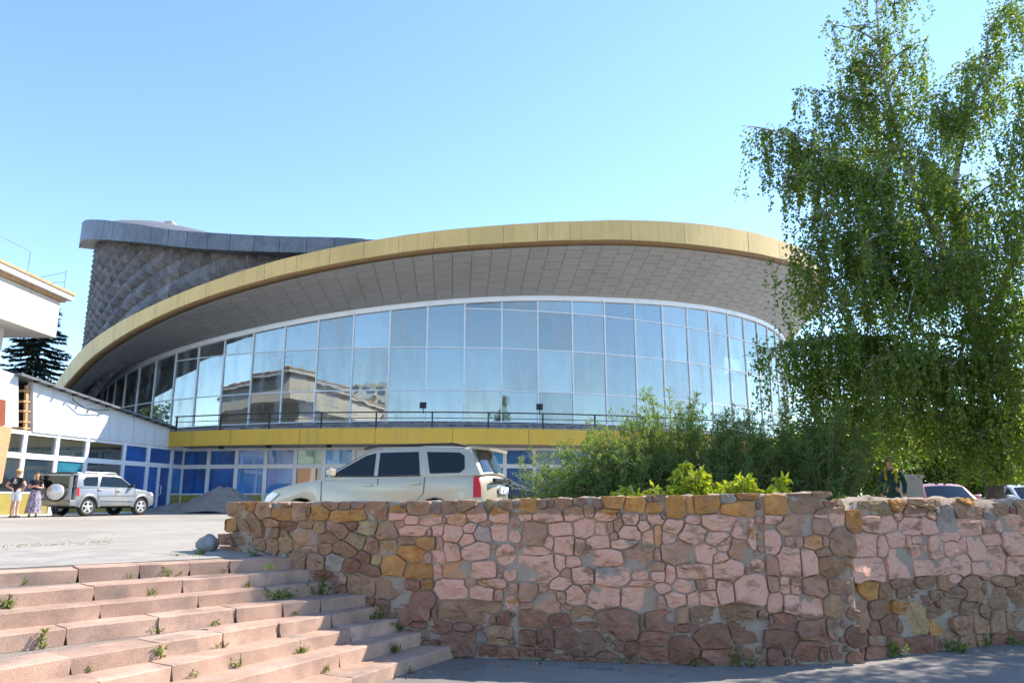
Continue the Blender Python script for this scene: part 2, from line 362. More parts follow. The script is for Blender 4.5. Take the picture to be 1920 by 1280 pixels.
# ------------------------------------------------------------------ granite steps
st = empty('stone_steps', nose[3][0], 0, 'flight of pink granite steps fanning out beside the rubble wall', 'steps')
JOINTS = [[150,265,357,433],[25,182,345,470],[195,375,525],[133,260,302,446,533,603],[147,310,423,527,625],[200,333,457,567,660],[300,470,640],[560,665,743]]
def step_block(p0, p1, back, z, h, parent):
    """granite block between two nosing points, subdivided along its length and roughened"""
    n = max(2, int((p1-p0).length/.12)); d = (p1-p0).normalized(); P = []
    yaw = random.uniform(-.012, .012); dz = random.uniform(-.008, .006)
    for i in range(n+1):
        q = p0.lerp(p1, i/n)-back*(yaw*(i/n-.5)*2+random.uniform(-.004, .004)); j = lambda a=.004: random.uniform(-a, a)
        e = .014 if i in (0, n) else (random.uniform(.008, .022) if random.random() < .16 else random.uniform(0, .004))
        s_ = d*(e if i == 0 else -e)
        P.append([q+s_+Vector((0,0,-h)), q+back*e+Vector((j(),j(),-h*.5+j())), q+back*(.001+e)+Vector((0,0,-.009+dz+j(.002))), q+back*(.010+e)+Vector((0,0,dz+j(.002)-e*.3)), q+back*.2+Vector((0,0,dz+j(.003)-e*.5)), q+back*.42+Vector((0,0,dz-.004)), q+back*.42+Vector((0,0,-h))])
    m = MB(); m.grid(P); k = len(P[0])
    m.f.append(tuple(range(k))); m.f.append(tuple(range(n*k, n*k+k))[::-1])
    o = m.build('step_block', mt['granite'], parent, True)
    md = o.modifiers.new('edge', 'EDGE_SPLIT'); md.split_angle = R(32); return o
bed = MB()
for i, (B, d, z) in enumerate(nose):
    back = Vector((d.y, -d.x, 0)); 
    if back.y < 0: back = -back
    ts = [0.0]
    for px in sorted(JOINTS[i], reverse=True):
        # parameter of the joint: where the ray column meets the nosing line
        u = ray(px, NOSE[i][1][1]); k = u.x/u.y; t = (B.x-k*B.y)/(k*d.y-d.x)
        if t > ts[-1]+.25: ts.append(t)
    while ts[-1] < 7.5: ts.append(ts[-1]+random.uniform(.8, 1.3))
    end = B-d*.35
    for a, b in zip(ts[:-1], ts[1:]):
        a0 = a-.3 if a == 0 else a+.004
        step_block(B+d*a0, B+d*(b-.004), back*1.0, z, RISE+.012, st)
    L_ = B+d*8.2; zz = z-.014
    P0 = end+back*.15; P1 = L_+back*.15; P2 = L_+back*2.6; P3 = end+back*.85
    bed.hexa([Vector((p.x, p.y, -.2)) for p in (P0, P1, P2, P3)], [Vector((p.x, p.y, zz)) for p in (P0, P1, P2, P3)])
bed.build('tread_bed', mt['bed'], st)

# ------------------------------------------------------------------ rubble stone walls
def poly_at(poly, s):
    for a, b in zip(poly[:-1], poly[1:]):
        a = Vector(a); b = Vector(b); l = (b-a).length
        if s <= l or b == Vector(poly[-1]):
            d = (b-a)/l; return a+d*s, d
        s -= l
def px_to_wall(poly, px, py):
    r = ray(px, py); k = r.x/r.y; acc = 0; best = None
    for i, (a, b) in enumerate(zip(poly[:-1], poly[1:])):
        a = Vector(a); b = Vector(b); e = b-a; den = e.x-k*e.y
        t = (k*a.y-a.x)/den if abs(den) > 1e-9 else -1
        lo = -1.0 if i == 0 else 0; hi = 2 if i == len(poly)-2 else 1
        if lo <= t <= hi:
            p = a+e*t; return acc+e.length*t, EYE+r.z/r.y*p.y
        acc += e.length
    return None
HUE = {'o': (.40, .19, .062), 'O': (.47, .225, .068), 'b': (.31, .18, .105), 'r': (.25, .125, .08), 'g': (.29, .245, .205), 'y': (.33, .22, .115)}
SA = """50,195,110,100,b 165,160,100,30,b 188,212,125,75,o 285,200,85,110,b 338,190,25,55,o 408,205,125,80,o 480,155,95,70,b 565,165,75,50,o 590,220,220,80,O 640,160,80,40,b 770,200,130,100,b 822,190,35,70,o 895,205,105,80,o 935,160,40,30,o 1035,175,140,75,b 1140,178,65,55,o 1230,170,100,75,b 1330,160,110,65,b 1395,215,130,85,b 1475,170,45,85,y 1530,215,110,90,o 1580,155,70,60,b
20,300,55,110,b 105,265,105,50,b 110,330,90,65,b 215,290,80,60,r 185,330,50,50,b 320,285,100,50,b 405,300,75,70,y 470,290,40,60,o 540,320,90,85,b 615,285,90,55,r 705,300,130,90,y 832,325,125,100,b 990,250,80,50,b 1110,250,130,65,o 1195,250,30,40,r 1275,245,125,80,o 910,280,60,50,g 995,315,180,55,b 1100,325,25,40,r 1150,310,75,70,b 1250,335,110,120,b 1355,300,80,60,g 1440,335,110,85,g 1455,275,70,40,b 1525,325,100,90,b
300,370,150,130,b 205,400,90,100,y 110,410,80,90,b 30,420,70,80,b 325,430,80,50,b 460,365,120,60,b 445,430,75,80,b 380,435,30,30,r 570,430,130,90,b 640,380,130,90,y 735,410,85,100,b 835,415,100,100,y 960,380,105,45,b 1085,395,115,75,o 1160,400,45,90,b 985,460,150,85,o 1090,490,50,60,b 1165,480,110,80,o 1235,450,100,130,b 1330,380,100,80,g 1385,440,140,100,g
265,505,120,120,b 175,500,60,90,g 380,520,115,105,b 505,515,110,100,g 605,540,100,80,r 690,485,75,70,r 765,500,65,70,y 870,535,145,120,o 1035,575,165,95,o 1150,575,50,90,b 725,575,125,75,r 1260,565,140,100,o 1440,570,120,100,b
400,600,140,60,r 560,630,45,50,r 470,640,80,70,r 670,670,160,135,b 855,680,170,130,b 990,660,100,75,r 1085,650,65,75,o 540,690,90,60,r 1240,690,190,120,b 1360,650,80,50,b 1480,650,150,55,o 1430,705,150,100,b 1530,720,50,60,b 680,770,160,60,r 800,790,95,80,r 1000,790,260,190,r 1130,840,40,80,r 1325,830,355,145,b
1030,905,100,40,r 1170,915,135,85,r 1310,920,120,60,r 1495,875,45,60,r 1565,870,70,75,r 1535,950,140,75,b 1405,920,50,40,g 1065,965,50,60,r 1290,1020,180,140,r 1425,1000,60,60,g 1530,1010,100,50,b 1470,1075,100,60,r 1590,1085,110,60,r 1110,1040,90,60,r 870,860,60,60,r"""
SB = """45,160,95,90,O 120,155,60,55,b 180,140,35,45,r 255,150,100,60,b 360,135,75,40,o 480,150,60,60,b 570,135,130,80,O 710,150,130,85,O 800,115,40,40,b 855,110,90,40,o 835,170,120,60,o 960,170,115,120,O 1055,160,40,90,o 1165,150,140,110,O 1290,120,90,55,g 1415,100,120,35,o 1345,185,180,85,O
20,225,70,50,o 165,220,170,80,b 320,210,120,80,b 420,190,60,70,b 540,215,135,65,o 605,215,35,40,b 680,245,90,70,b 757,235,35,35,o 845,245,90,60,b 885,225,25,50,b 1080,250,90,50,b 1240,265,210,95,b 1385,310,110,120,b
85,340,130,140,b 240,310,150,80,g 385,300,120,110,b 500,310,70,70,b 555,300,35,60,b 605,280,55,80,b 760,290,65,60,b 670,330,120,85,b 578,355,40,50,r 790,365,60,90,b 855,340,40,120,o 955,290,110,80,b 925,370,80,80,g 1080,345,150,120,b 1215,370,140,80,g 1440,340,50,150,o
90,445,140,60,b 165,395,60,80,b 265,405,120,110,b 360,420,60,100,b 480,390,130,75,b 420,430,25,45,r 635,400,140,60,g 1275,400,90,80,b 1365,430,130,110,b 985,455,190,140,b 1150,455,130,120,b
500,490,250,105,b 735,480,180,130,b 850,470,40,70,b 235,515,65,95,b 320,512,95,60,b 105,555,200,160,b 1240,490,90,60,b 1290,560,150,110,b
380,600,125,105,b 575,605,210,120,g 735,600,90,60,o 280,590,60,60,g 860,545,80,60,b 865,600,80,60,b 930,590,60,110,b 1080,570,190,90,b 1440,690,170,150,b 1150,655,110,65,b 1020,670,130,80,g
45,700,100,110,b 130,680,55,60,b 245,650,120,75,b 340,725,130,115,b 245,735,65,65,b 155,770,150,130,b 510,735,195,130,b 735,740,210,150,b 745,650,150,40,r 885,680,90,55,b 875,770,60,80,b 960,750,120,90,b 1080,745,70,85,b 1275,700,90,130,r 1170,745,100,90,b 400,680,60,60,b
30,790,60,40,b 280,800,80,35,o 380,840,130,95,b 1010,850,75,100,b 1140,850,170,100,b 1340,830,190,80,b
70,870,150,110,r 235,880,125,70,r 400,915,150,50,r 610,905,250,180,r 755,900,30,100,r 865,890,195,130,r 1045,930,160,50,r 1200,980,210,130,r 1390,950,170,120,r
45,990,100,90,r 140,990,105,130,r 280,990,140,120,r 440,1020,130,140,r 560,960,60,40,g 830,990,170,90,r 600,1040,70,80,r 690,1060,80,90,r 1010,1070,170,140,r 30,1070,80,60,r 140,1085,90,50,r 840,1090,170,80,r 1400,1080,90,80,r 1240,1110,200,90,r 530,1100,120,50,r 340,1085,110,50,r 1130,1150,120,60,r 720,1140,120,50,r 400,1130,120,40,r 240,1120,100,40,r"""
SC = """55,160,125,115,O 205,85,120,45,o 330,90,110,35,b 230,150,190,90,b 385,140,60,60,b 40,245,100,50,b 165,280,170,110,b 335,210,80,60,b 340,290,100,90,b 430,230,90,90,b 535,260,90,120,o 30,400,80,130,g 140,390,60,60,b 190,380,50,70,b 275,395,105,80,o 360,385,30,50,y 465,395,125,150,b 340,455,80,45,b 135,515,140,165,b 245,520,100,160,b 380,545,115,120,b 485,545,80,115,b 30,540,70,120,r 30,650,60,100,b 110,660,60,110,b 170,665,70,100,r 290,670,150,120,b 445,665,130,100,b 50,770,95,110,b 140,780,100,120,b 265,800,125,150,b 410,790,110,130,b 90,890,150,100,r 20,880,40,60,r 290,950,220,140,r 90,1000,180,110,r 250,1060,160,120,r 40,1100,80,100,r 430,1080,60,70,r 390,940,80,120,b 340,1090,60,80,r"""
SD = """555,820,120,210,b 660,180,190,80,y 640,275,100,110,b 755,275,105,85,b 815,160,95,60,o 815,225,50,50,b 915,190,110,70,r 900,290,140,90,b 1000,285,105,95,b 1030,225,60,55,y 980,145,150,60,b 1050,150,50,60,b 1115,245,120,140,g 1220,190,90,90,b 1250,130,80,60,o 1310,210,110,70,b 1265,290,145,100,b 1370,285,70,100,b 1390,220,90,60,g 1445,190,110,70,b 1535,190,40,40,r 1590,180,60,90,b 1445,290,60,70,g 1525,270,110,110,o 1600,310,50,70,b
605,405,155,145,g 715,420,60,110,b 805,375,105,90,b 875,390,25,70,b 950,380,90,50,b 1115,355,65,60,y 1180,355,55,55,b 1410,375,125,70,b 1545,395,140,150,b 1220,410,50,90,b 950,450,110,95,b 1060,430,90,140,b 1150,435,80,90,b 1310,435,110,150,b 1425,500,115,150,b
630,560,190,130,b 830,530,160,180,b 970,550,130,100,b 1100,545,105,105,b 1205,535,110,135,b 1320,555,105,85,b 1560,535,135,120,b
625,690,120,110,O 735,705,80,90,b 800,650,60,60,b 865,645,80,45,b 985,640,130,70,b 880,710,110,95,b 1095,640,60,90,b 1170,615,90,50,r 1290,680,130,150,b 1360,610,60,40,b 1480,640,130,60,b 1580,640,40,90,b 1355,690,50,80,b 1430,730,120,150,b 1545,745,100,150,b
680,820,100,110,b 745,810,30,70,o 830,800,100,80,o 980,760,60,60,r 920,870,150,190,y 1030,830,110,80,b 1065,790,30,50,r 1140,800,110,110,b 1255,810,110,80,b 1180,710,110,60,b 1050,725,60,50,b 1370,830,70,100,b
660,930,70,90,r 755,910,120,120,r 555,1010,130,110,r 680,1010,110,70,b 825,920,50,80,b 1070,920,110,110,o 1215,915,140,130,b 1340,910,90,110,b 1440,890,90,140,b 1560,880,130,120,b 660,1080,110,80,r 545,1080,110,60,r 945,1040,140,115,r 1065,1030,60,70,r 1140,990,90,90,b 790,1030,80,100,r 1350,1000,80,70,b 1250,1010,100,80,b 1450,1000,90,70,r 1560,980,90,70,r"""
def parse(s, ox, oy, q=3.369):
    out = []
    for t in s.split():
        a = t.split(','); x, y, ww, hh = map(float, a[:4]); out.append((ox+x/q, oy+y/q, ww/q/2, hh/q/2, a[4]))
    return out
def angular(rim, tol):
    # keep the corners of a traced outline, then split long edges: straight-sided broken stone
    def dp(i, j):
        a = Vector(rim[i]); b = Vector(rim[j % len(rim)]); e = (b-a); best, bk = 0, None
        for k in range(i+1, j):
            p = Vector(rim[k]); t = max(0, min(1, (p-a).dot(e)/max(e.length_squared, 1e-9))); d = (p-(a+e*t)).length
            if d > best: best, bk = d, k
        return [i] if best < tol or bk is None else dp(i, bk)+dp(bk, j)
    h = len(rim)//2; ids = dp(0, h)+dp(h, len(rim)); out = []
    for a, b in zip(ids, ids[1:]+ids[:1]):
        p, q = Vector(rim[a]), Vector(rim[b]); n = max(1, int((q-p).length/.075))
        for k in range(n):
            r = p.lerp(q, k/n); out.append((r.x+random.uniform(-.003, .003)*(k > 0), r.y+random.uniform(-.003, .003)*(k > 0)))
    return out
def make_wall(name, label, poly, stones, top_of, s_end, s_range, bottom, fill=0, s_paint=9):
    root = empty(name, (poly[2][0], poly[2][1], 0), 0, label, 'wall')
    cells = []
    for px, py, a, b, c in stones:
        r = px_to_wall(poly, px, py)
        if r is None: continue
        s, z = r; r2 = px_to_wall(poly, px+a, py); r3 = px_to_wall(poly, px, py-b)
        cells.append([s, z, max(.03, abs(r2[0]-s)), max(.025, abs(r3[1]-z)), c, px, py])
    A = np.array([[c[0], c[1], c[2], c[3]] for c in cells]); rims = []
    for i, (s, z, a, b, c, px, py) in enumerate(cells):
        near = [j for j in range(len(cells)) if j != i and abs(A[j, 0]-s) < a+A[j, 2]+.15 and abs(A[j, 1]-z) < b+A[j, 3]+.15]
        N_ = A[near] if near else np.zeros((0, 4)); pw = random.uniform(4.0, 9); rim = []
        for k in range(28):
            th = 2*math.pi*(k+random.uniform(-.2, .2))/28; dx, dz = math.cos(th)*a, math.sin(th)*b
            lim = 1.38*(abs(math.cos(th))**pw+abs(math.sin(th))**pw)**(-1/pw)*random.uniform(.95, 1.03)
            t = np.linspace(.3, lim, 26)
            if len(N_):
                X = s+dx*t[:, None]-N_[:, 0]; Z = z+dz*t[:, None]-N_[:, 1]
                mz = ((np.abs(X)/N_[:, 2])**3+(np.abs(Z)/N_[:, 3])**3)**(1/3)
                own = t*(abs(math.cos(th))**3+abs(math.sin(th))**3)**(1/3)
                bad = np.where((mz.min(1) < own))[0]
                if len(bad): lim = t[max(0, bad[0]-1)]
            g = .0035/max(.03, math.hypot(dx, dz)); lim = max(.25, lim-g)
            zz = min(z+dz*lim, top_of(s)+.015); rim.append((s+dx*lim, max(zz, -.03)))
        rims.append(rim)
    # fill what is still bare mortar with fitted smaller stones
    gs, gz = np.meshgrid(np.arange(s_range[0]+.03, s_range[1]-.03, .018), np.arange(.02, 1.85, .018)); G = np.stack([gs.ravel(), gz.ravel()], 1)
    G = G[G[:, 1] < np.array([top_of(x)-.02 for x in G[:, 0]])]; inside = np.zeros(len(G), bool)
    for rim in rims:
        q = np.array(rim); m_ = (G[:, 0] > q[:, 0].min()) & (G[:, 0] < q[:, 0].max()) & (G[:, 1] > q[:, 1].min()) & (G[:, 1] < q[:, 1].max()); idx = np.where(m_)[0]
        if not len(idx): continue
        p_ = G[idx]; c_ = np.zeros(len(idx), bool)
        for k in range(len(q)):
            x1, y1 = q[k]; x2, y2 = q[(k+1) % len(q)]
            if y1 == y2: continue
            c_ ^= ((y1 > p_[:, 1]) != (y2 > p_[:, 1])) & (p_[:, 0] < (x2-x1)*(p_[:, 1]-y1)/(y2-y1)+x1)
        inside[idx] |= c_
    G = G[~inside]; RP = np.array([p_ for rim in rims for p_ in rim])
    Dm = np.array([np.sqrt(((RP-g_)**2).sum(1).min()) for g_ in G]) if len(G) else np.zeros(0)
    for _ in range(fill):
        if not len(Dm): break
        i = int(Dm.argmax()); r = Dm[i]
        if r < .017: break
        s, z = G[i]; rr = min(r, .14)*.93; k0 = random.uniform(0, 6.28); nn = 9
        rims.append([(s+rr*random.uniform(.86, 1.02)*math.cos(k0+2*math.pi*k/nn), z+rr*random.uniform(.86, 1.02)*math.sin(k0+2*math.pi*k/nn)) for k in range(nn)])
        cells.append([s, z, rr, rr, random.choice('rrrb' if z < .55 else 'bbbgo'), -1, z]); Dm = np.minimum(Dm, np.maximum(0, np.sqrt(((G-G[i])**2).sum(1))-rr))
    order = sorted(range(len(cells)), key=lambda i: -(np.ptp([p_[0] for p_ in rims[i]])*np.ptp([p_[1] for p_ in rims[i]]))); chink = MB()
    for rank, i in enumerate(order):
        s, z, a, b, c, px, py = cells[i]; rim = rims[i]
        rim = angular(rim, .011 if len(rim) > 10 else .003); out = random.uniform(.006, .05); tilt = (random.uniform(-.26, .26), random.uniform(-.28, .28)); V = []; K = len(rim)
        for f_, dp, nz in ((1, -.02, 0), (.985, out*.8, .006), (.92, out, .009), (.5, out+.004, .016)):
            for (x, y) in rim:
                V.append((s+(x-s)*f_, z+(y-z)*f_, dp+(random.uniform(-nz, nz)+((x-s)*tilt[0]+(y-z)*tilt[1])*(.6 if f_ < 1 else 0))))
        V.append((s, z, out+.006)); vs_ = []
        for x, y, dp in V:
            p, d = poly_at(poly, max(x, .0)); nrm = Vector((d.y, -d.x)); q = p+nrm*dp
            if x < 0: q = q+d*x
            vs_.append((q.x, q.y, y))
        m = MB(); m.v = vs_
        for r_ in range(3):
            for k in range(K):
                k2 = (k+1) % K; m.f.append((r_*K+k, r_*K+k2, (r_+1)*K+k2, (r_+1)*K+k))
        for k in range(K): m.f.append((3*K+k, 3*K+(k+1) % K, 4*K))
        if rank >= 295: chink.add(m.v, m.f); continue
        o = m.build('stone', mt['stone'], root, False)
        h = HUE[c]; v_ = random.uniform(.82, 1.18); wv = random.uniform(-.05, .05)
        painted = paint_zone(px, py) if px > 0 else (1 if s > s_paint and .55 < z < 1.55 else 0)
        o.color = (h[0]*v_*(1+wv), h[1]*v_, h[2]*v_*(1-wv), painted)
    if chink.v:
        o = chink.build('chinking_stones', mt['stone'], root, False); o.color = (.27, .16, .105, .5); tag(o, kind='stuff')
    # mortar core with uneven face and top
    P = []; n = 150
    for k in range(n+1):
        s = s_range[0]+(s_range[1]-s_range[0])*k/n; p, d = poly_at(poly, max(0, s)); p = p+d*min(0, s); nrm = Vector((d.y, -d.x)); T = top_of(s); colm = []
        for z in np.linspace(-.1, T, 15):
            off = random.uniform(-.010, .008); sh = s_end(s, z) if k == 0 else 0
            q = p+nrm*off+d*sh; colm.append(Vector((q.x, q.y, z+(random.uniform(-.015, .01) if z == T else 0))))
        for bk in (.1, .22, .34, .45):
            q = p-nrm*bk; colm.append(Vector((q.x, q.y, T+random.uniform(-.02, .02)+(0 if bk < .4 else -.03))))
        q = p-nrm*.47; colm.append(Vector((q.x, q.y, -.1))); P.append(colm)
    m = MB(); m.grid(P); k = len(P[0]); m.f.append(tuple(range(k))); m.f.append(tuple(range(n*k, n*k+k))[::-1])
    m.build('mortar_core', mt['mortar'], root, True); return root
def paint_zone(px, py):
    if px > 1598: return 1.0 if 975 < py < 1088 and px > 1600 else (.8 if py < 975 and px < 1760 and py > 955 else 0)
    if px > 1535 and py > 990 and px < 1600: return 0
    if py > 1143 or py < 955: return 0
    if px > 815: return random.choice((1, 1, 1, 1, .95, .9, 0.3)) if py > 968 else 1
    if px > 742 and py < 1002: return 1
    return 0
def s_of(poly, px, py=1000): return px_to_wall(poly, px, py)[0]
S1 = s_of(WALL, 1592); s0_top = s_of(WALL, 452, 945)
tops = [(x, px_to_wall(WALL, x, y)) for x, y in ((430, 944), (470, 943), (700, 941), (900, 939), (1000, 936), (1150, 932), (1300, 929), (1478, 925), (1545, 924), (1556, 944), (1592, 958))]
TX = [t[1][0] for t in tops]; TZ = [t[1][1] for t in tops]
top1 = lambda s: float(np.interp(s, TX, TZ))+.008*math.sin(s*17)
st1 = parse(SA, 480, 900)+parse(SB, 980, 900)+[t for t in parse(SC, 1440, 900)]
st1 += [(452,955,14,12,'b'),(470,950,18,10,'o'),(437,985,15,10,'o'),(460,985,13,10,'b'),(428,1012,18,9,'r'),(452,1008,15,12,'b'),(475,975,12,16,'b'),(470,1035,30,12,'g'),(440,1032,20,8,'b')]
make_wall('rubble_wall', 'long rubble stone wall beside the granite steps, half painted over in pink', WALL, st1, top1,
          lambda s, z: .30*(z-1.05) if z > 1.0 else 0, (s0_top-.32, S1), .05, 160, s_of(WALL, 815))
tops2 = [(x, px_to_wall(WALL2, x, y)) for x, y in ((1594, 948), (1605, 936), (1640, 932), (1700, 936), (1790, 933), (1850, 938), (1925, 938))]
TX2 = [t[1][0] for t in tops2]; TZ2 = [t[1][1] for t in tops2]
top2 = lambda s: float(np.interp(s, TX2, TZ2))+.012*math.sin(s*13)
make_wall('rubble_wall', 'shorter rubble stone wall set back right of the crack, under the birch', WALL2, parse(SD, 1440, 900), top2, lambda s, z: 0, (-.03, 7.5), .05, 110, 0)
# loose boulder at the ragged end of the wall
b_ = on_z(388, 1032, PZ); bm = bmesh.new(); bmesh.ops.create_icosphere(bm, subdivisions=3, radius=1)
for v in bm.verts:
    k = 1+.18*math.sin(v.co.x*4+1)*math.cos(v.co.y*3)+random.uniform(-.05, .05); v.co = Vector((v.co.x*.16*k, v.co.y*.14*k, max(-.02, v.co.z*.12*k+.09)))
me = bpy.data.meshes.new('boulder'); bm.to_mesh(me); bm.free(); me.polygons.foreach_set('use_smooth', [True]*len(me.polygons))
o = link('boulder', me, mt['rock']); o.location = b_; tag(o, 'loose grey boulder lying at the ragged left end of the wall', 'boulder')

# ------------------------------------------------------------------ the circus building
cb = empty('circus_building', (CC.x, CC.y, PZ), 0, 'round circus building with tilted gold roof rim and curved glass front', 'building')
def curve(tab): 
    X = [t[0] for t in tab]; Z = [t[1] for t in tab]
    # smooth the traced table with a monotone cubic-ish resample
    def f(p):
        p = max(X[0], min(X[-1], p)); i = max(1, min(len(X)-1, int(np.searchsorted(X, p)))); 
        h = X[i]-X[i-1]; t = (p-X[i-1])/h
        m = lambda k: (Z[min(k+1, len(X)-1)]-Z[max(k-1, 0)])/(X[min(k+1, len(X)-1)]-X[max(k-1, 0)])
        return (2*t**3-3*t*t+1)*Z[i-1]+(t**3-2*t*t+t)*h*m(i-1)+(3*t*t-2*t**3)*Z[i]+(t**3-t*t)*h*m(i)
    return f
FT = curve([(-100, 7.0), (-75, 7.2), (-60, 7.9), (-48, 9.6), (-39, 11.5), (-25, 13.45), (-12, 15.05), (0, 16.25), (13, 17.3), (24, 18.2), (34, 18.85), (42, 19.25), (50, 19.65), (65, 20.1), (85, 20.2), (110, 19.5)])
FB = curve([(-100, 6.3), (-75, 6.5), (-60, 7.2), (-46, 8.8), (-36, 10.75), (-24, 12.65), (-12, 14.05), (0, 15.2), (11, 15.98), (22, 16.73), (34, 17.35), (45, 18.0), (50, 18.35), (65, 18.8), (85, 18.9), (110, 18.2)])
GT = curve([(-100, 8.0), (-75, 9.0), (-60, 9.62), (-43, 10.34), (-29, 11.14), (-20, 11.69), (-12, 12.22), (-3, 12.76), (5, 13.2), (13, 13.55), (21, 13.8), (29, 14.1), (42, 14.5), (55, 14.7), (75, 14.8), (110, 14.4)])
RB = curve([(-130, 22.5), (-100, 23.2), (-75, 22.8), (-64, 21.9), (-52, 20.9), (-43, 19.55), (-35, 18.3), (-26, 17.0), (-19, 16.25), (-12, 15.75), (0, 15.2), (20, 14.8), (60, 14.8), (130, 16)])
RT = curve([(-130, 24.0), (-100, 24.8), (-75, 24.5), (-64, 23.9), (-54, 22.75), (-44, 21.1), (-35, 19.5), (-27, 18.15), (-16, 16.95), (-7, 16.4), (0, 16.1), (20, 15.8), (60, 15.8), (130, 17.4)])
A0, A1 = -78, 96
# canopy: backing, gold panels, soffit tiles
def arc(a, b, st): return np.arange(a, b+1e-6, st)
canopy = MB()
rows = []
for ph in arc(A0, A1, 2):
    rows.append([cyl(ph, 31.45, GT(ph)+.42), cyl(ph, 34.62, FB(ph)-.04), cyl(ph, 34.9, FB(ph)+.1), cyl(ph, 34.9, FT(ph)-.06), cyl(ph, 32.6, FT(ph)+.25)])
canopy.grid(rows); canopy = canopy.build('canopy', mt['soffit_back'], cb, True)
lip = MB(); rows = []
for ph in arc(A0, A1, 1.6): rows.append([cyl(ph, 35.02, FB(ph)+.02), cyl(ph, 35.02, FB(ph)-.10), cyl(ph, 34.62, FB(ph)-.17), cyl(ph, 34.62, FB(ph)+.02)])
lip.grid(rows); lip.build('canopy_lip', mt['lip'], canopy, True)
STEP = 3.2
for ph in arc(A0, A1-STEP, STEP):
    m = MB(); P = []
    g = .012; jz = random.uniform(-.012, .012); jr = random.uniform(-.012, .012)
    for k in range(4):
        q = ph+g+(STEP-2*g)*k/3
        P.append([cyl(q, 34.95, FB(q)+.0+jz), cyl(q, 35.06+jr, FB(q)+.03+jz), cyl(q, 35.06+jr, FT(q)-.03+jz), cyl(q, 34.8, FT(q)+.02+jz)])
    m.grid(P).build('fascia_panel', mt['gold'], canopy)
NR = 7; cs = 1.85; n_t = 0
rest = MB()
for i, ph in enumerate(arc(-74, 88, cs)):
    for r in range(NR):
        off = .5 if i % 2 else 0
        f0 = max(0, (r-off)/ (NR-.5)); f1 = min(1, (r+1-off)/(NR-.5))
        if f1-f0 < .03: continue
        def pt(q, f_, dz): 
            return cyl(q, 31.5+(34.62-31.5)*f_, (GT(q)+.40)*(1-f_)+(FB(q)-.10)*f_-dz)
        ga = .022; gf = .006; jd = random.uniform(0, .008)
        c4 = [(ph+ga, f0+gf), (ph+cs-ga, f0+gf), (ph+cs-ga, f1-gf), (ph+ga, f1-gf)]
        m = MB() if (-28 < ph < 50) else rest
        m.hexa([pt(a, b, .06) for a, b in c4], [pt(a, b, .10+jd) for a, b in c4])
        if m is not rest: m.build('soffit_tile', mt['soffit'], canopy); n_t += 1
tag(rest.build('soffit_tiles', mt['soffit'], canopy), kind='stuff')
# drum wall with folded tiles
RD = 32.65
drum = MB(); rows = []
for ph in arc(-180, 180, 3): rows.append([cyl(ph, RD, 1.1), cyl(ph, RD, max(RB(max(-130, min(130, ph)))+.3, 8))])
# drum only above the canopy in front; full height behind
drum = MB(); rows = []
for ph in arc(-180, 180, 3):
    q = max(-130, min(130, ph)); lo = FT(q) if A0 <= ph <= A1 else 1.0
    rows.append([cyl(ph, RD, lo-.4), cyl(ph, RD, max(RB(q)+.3, lo+.1))])
drum = drum.grid(rows).build('drum_wall', mt['drum'], cb, True)
TW, THt = 1.62, 1.28
proto = {}
for i, ph in enumerate(arc(-84, -2, TW)):
    for k in range(-1, 12):
        c = ph+TW/2; z0 = FT(c)+.10+k*THt; z1 = z0+THt-.03
        if z0 > RB(c)+.1 or z1 < FT(c): continue
        zl = FT(ph)+.10+k*THt; zr = FT(ph+TW)+.10+k*THt
        hl = min(THt-.02, RB(ph)+.35-zl); hr = min(THt-.02, RB(ph+TW)+.35-zr)
        if hl < .1 or hr < .1: continue
        e = .02; ap = random.uniform(.30, .38)
        TL = cyl(ph+e, RD+.03, zl+hl); TR = cyl(ph+TW-e, RD+.03, zr+hr); BL = cyl(ph+e, RD+.03, zl); BR = cyl(ph+TW-e, RD+.03, zr)
        A_ = cyl(c, RD+.46, (zl+zr)/2+ap); T_ = cyl(c, RD+.10, (zl+hl+zr+hr)/2)
        ML = cyl(ph+e, RD+.12, zl+hl*.5); MR = cyl(ph+TW-e, RD+.12, zr+hr*.5)
        m = MB(); m.add([TL, T_, TR, MR, BR, BL, ML, A_], [(0, 6, 7, 1), (1, 7, 3, 2), (6, 5, 7), (3, 7, 4), (7, 5, 4)])
        m.build('facade_tile', mt['drum'], drum)
# zinc rim of the upper roof and the roof itself
rim = MB(); rows = []
for ph in arc(-60, 2, 2): rows.append([cyl(ph, RD-.1, RB(ph)+.05), cyl(ph, 34.0, RB(ph)), cyl(ph, 34.08, RB(ph)+.08), cyl(ph, 34.05, RT(ph)), cyl(ph, 33.8, RT(ph)+.02), cyl(ph, 33.7, RT(ph)-.5)])
rim = rim.grid(rows).build('roof_rim', mt['zinc'], cb, False)
for ph in arc(-60, 2, 2.9):      # sheet metal trays of the rim
    m = MB(); P = []; j = random.uniform(-.02, .02)
    for k in range(3):
        q = ph+.03+2.84*k/2; P.append([cyl(q, 34.03, RB(q)-.05+j), cyl(q, 34.12, RB(q)-.03+j), cyl(q, 34.10+j, RT(q)+.03+j), cyl(q, 33.75, RT(q)+.05+j)])
    m.grid(P).build('rim_sheet', mt['zinc'], rim)
roof = MB(); rows = []
